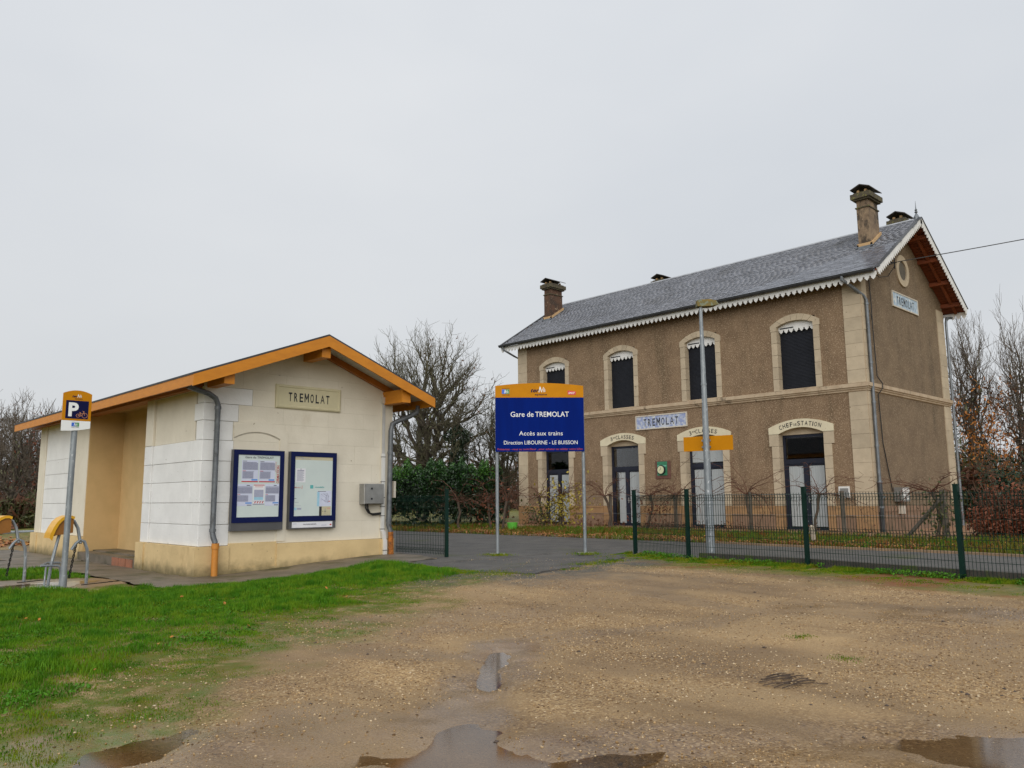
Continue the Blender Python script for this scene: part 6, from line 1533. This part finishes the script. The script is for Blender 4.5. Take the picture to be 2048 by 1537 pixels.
    for k in range(420):
        b_ = rg.uniform(.22, 1.45); D = rg.uniform(75, 110); x, y = D*math.cos(b_), D*math.sin(b_); Hh = rg.uniform(3.5, 7.5)
        for j in range(7):
            t = rg.normal(0, 1.1, 2); s = np.array((x, y, -.1)); e = s+np.array((t[0], t[1], Hh*rg.uniform(.6, 1))); po.append(([s, (s+e)/2+rg.normal(0, .3, 3), e], [.12, .08, .03]))
    V, F = tubes_np(po, 3); mesh_np('far_wood', V, F, MT['twig_brown'], kind='stuff')['label'] = 'grey brown bare wood far behind everything'
    n = 26000; b_ = rg.uniform(.15, 1.55, n); D = rg.uniform(78, 112, n); z = rg.uniform(0, 1, n)**1.3*5.2
    leaf_quads(n, D*np.cos(b_), D*np.sin(b_), z, .34, MT['leaf_brown'], 'far_undergrowth', 'brown undergrowth at the foot of the far wood', .9)
vegetation()
def vine(x, y, label, seed, n=7, reach=1.5, leaf=None, nleaf=0, top=1.42, dark=True, leafc=(0, 0, .9), leafs=(.35, .5, .5)):
    rg = np.random.default_rng(seed); o = empty('grapevine', (x, y, .16), label, 'vine', 'vines along the station terrace')
    P_ = [np.array((x, y, .12))]; 
    for k in range(5): P_.append(P_[-1]+np.array((rg.normal(0, .03), rg.normal(0, .05), (top-.16)/5)))
    V, F = tubes_np([(P_, [.06, .05, .045, .045, .05, .06])], 6); mesh_np('trunk', V, F, MT['vine_bark'], o)
    po = []
    for k in range(n+4):
        s = 1 if k % 2 else -1; p = P_[-1].copy(); L_ = reach*rg.uniform(.3, 1.2); a0 = rg.uniform(-.2, 1.35); pts = [p]; bend = rg.uniform(.4, 2.6)
        m = 9
        for j in range(m):
            a = a0-(j/m)*bend+rg.normal(0, .28); p = p+np.array((rg.normal(0, .04), s*math.cos(a)*L_/m*1.25, math.sin(a)*L_/m*1.1)); pts.append(p.copy())
        po.append((pts, np.linspace(rg.uniform(.009, .018), .004, m+1)))
        for c in range(5):
            q = pts[rg.integers(1, m)]; e = [q]
            for j in range(4): e.append(e[-1]+np.array((rg.normal(0, .05), rg.normal(0, .09), rg.uniform(-.02, .11))))
            po.append((e, np.linspace(.006, .003, 5)))
    V, F = tubes_np(po, 4); mesh_np('canes', V, F, MT['twig_red'], o)
    if leaf:
        q = np.array((x, y, 0))+np.array(leafc)+rg.normal(0, 1, (nleaf, 3))*np.array(leafs); q[:, 2] = np.clip(q[:, 2], .2, 2.5)
        leaf_quads(nleaf, q[:, 0], q[:, 1], q[:, 2], .06, MT[leaf], 'leaves', None, .9, o, .7)
    return o
def vineyard():
    t = empty('vine_trellis', (23.3, 14, .16), 'weathered posts and wires of the vine trellis before the station', 'trellis')
    for y, r in ((21.7, .05), (19.18, .055), (16.3, .06), (13.47, .055), (10.47, .065), (7.72, .075)):
        m = MB(); m.tube([(23.36, y, .1), (23.36, y+rnd.uniform(-.03, .03), 1.46)], r, 7); m.build('post', MT['wood_post'], t, True)
    m = MB(); m.tube([(23.34, 8.75, .14), (23.36, 7.8, 1.2)], .055, 7); m.build('brace', MT['wood_post'], t, True)
    m = MB()
    for z in (.75, 1.38): m.tube([(23.36, 7.72, z), (23.36, 24.0, z)], .005, 4)
    m.build('wire', MT['galv'], t)
    vine(23.25, 21.55, 'vine with yellow green autumn leaves before the left station door', 101, 12, 1.4, 'leaf_yellow', 760, leafc=(0, -.1, 1.0), leafs=(.25, .6, .45))
    o = vine(23.25, 22.6, 'leafy olive vine at the left corner of the station', 107, 6, 1.2, 'leaf_olive', 520, leafc=(0, 0, .65), leafs=(.3, .55, .35))
    m = MB(); pts = [(23.25, 21.2, 1.3), (23.2, 21.1, 1.7), (23.2, 20.95, 2.1), (23.2, 20.8, 2.42), (23.2, 20.7, 2.5)]; m.tube(pts, [.012, .01, .008, .006, .004], 5); v = m.build('climbing_shoot', MT['twig_red']); v.parent = o; v.location = -worigin(o)
    vine(23.25, 19.1, 'bare vine with long looping canes left of the clock', 102, 8, 1.7)
    vine(23.25, 17.5, 'vine with dark red leaves below the clock', 103, 5, 1.2, 'leaf_rust', 170, leafc=(0, -.3, .75), leafs=(.2, .5, .35))
    vine(23.25, 16.25, 'thick trunked bare vine right of the clock', 104, 9, 2.1)
    vine(23.25, 13.4, 'bare vine with arching canes behind the lamp post', 105, 8, 1.9)
    vine(23.25, 11.3, 'crooked bare vine before the right hand station door', 106, 8, 1.3)
    vine(23.25, 7.9, 'vine tangled round the braced end post', 108, 9, 1.3, 'leaf_olive', 260, leafc=(.1, -.1, .8), leafs=(.2, .22, .4))
    for k, (x, y, D, lb) in enumerate(((20.6, 24.6, 0, 'bare reddish vine hanging before the dark hedge'), (20.9, 22.4, 0, 'bare reddish vine beside the left leg of the blue sign'), (21.3, 23.5, 0, 'tangled brown vine between hedge and station corner'))):
        vine(x, y, lb, 120+k, 10, 1.7, 'leaf_rust' if k == 2 else None, 160, top=1.25)
    # terrace in front of the station
    sheet('terrace', [(23.3, 7.9), (36, 7.9), (36, 27.6), (23.3, 27.6)], lambda a, b: .172, M_('terrace_gravel', (.3, .16, .08), (.22, .12, .065), 5, .9, bump=.4, bscale=50, speck=(.42, .28, .16), speck_scale=50, speck_lo=.6, speck_hi=.68), 'orange brown gravel terrace along the foot of the station')
    m = MB(); m.box(23.22, 7.6, .0, 23.31, 24.9, .2); tag(m.build('terrace_edge', MT['kerb_stone']), 'low edging board along the station terrace', kind='structure')
    n = 1500; x = RNG.normal(25.6, .22, n); y = RNG.uniform(10.5, 26, n); k = fbm(x, y, .5, 2, 8) > .5
    leaf_quads(int(k.sum()), x[k], y[k], .2+RNG.uniform(0, .3, int(k.sum()))*np.exp(-((x[k]-25.7)/.2)**2), .05, MT['leaf_brown'], 'wall_foot_weeds', 'dry brown weeds along the foot of the station wall', .8)
vineyard()
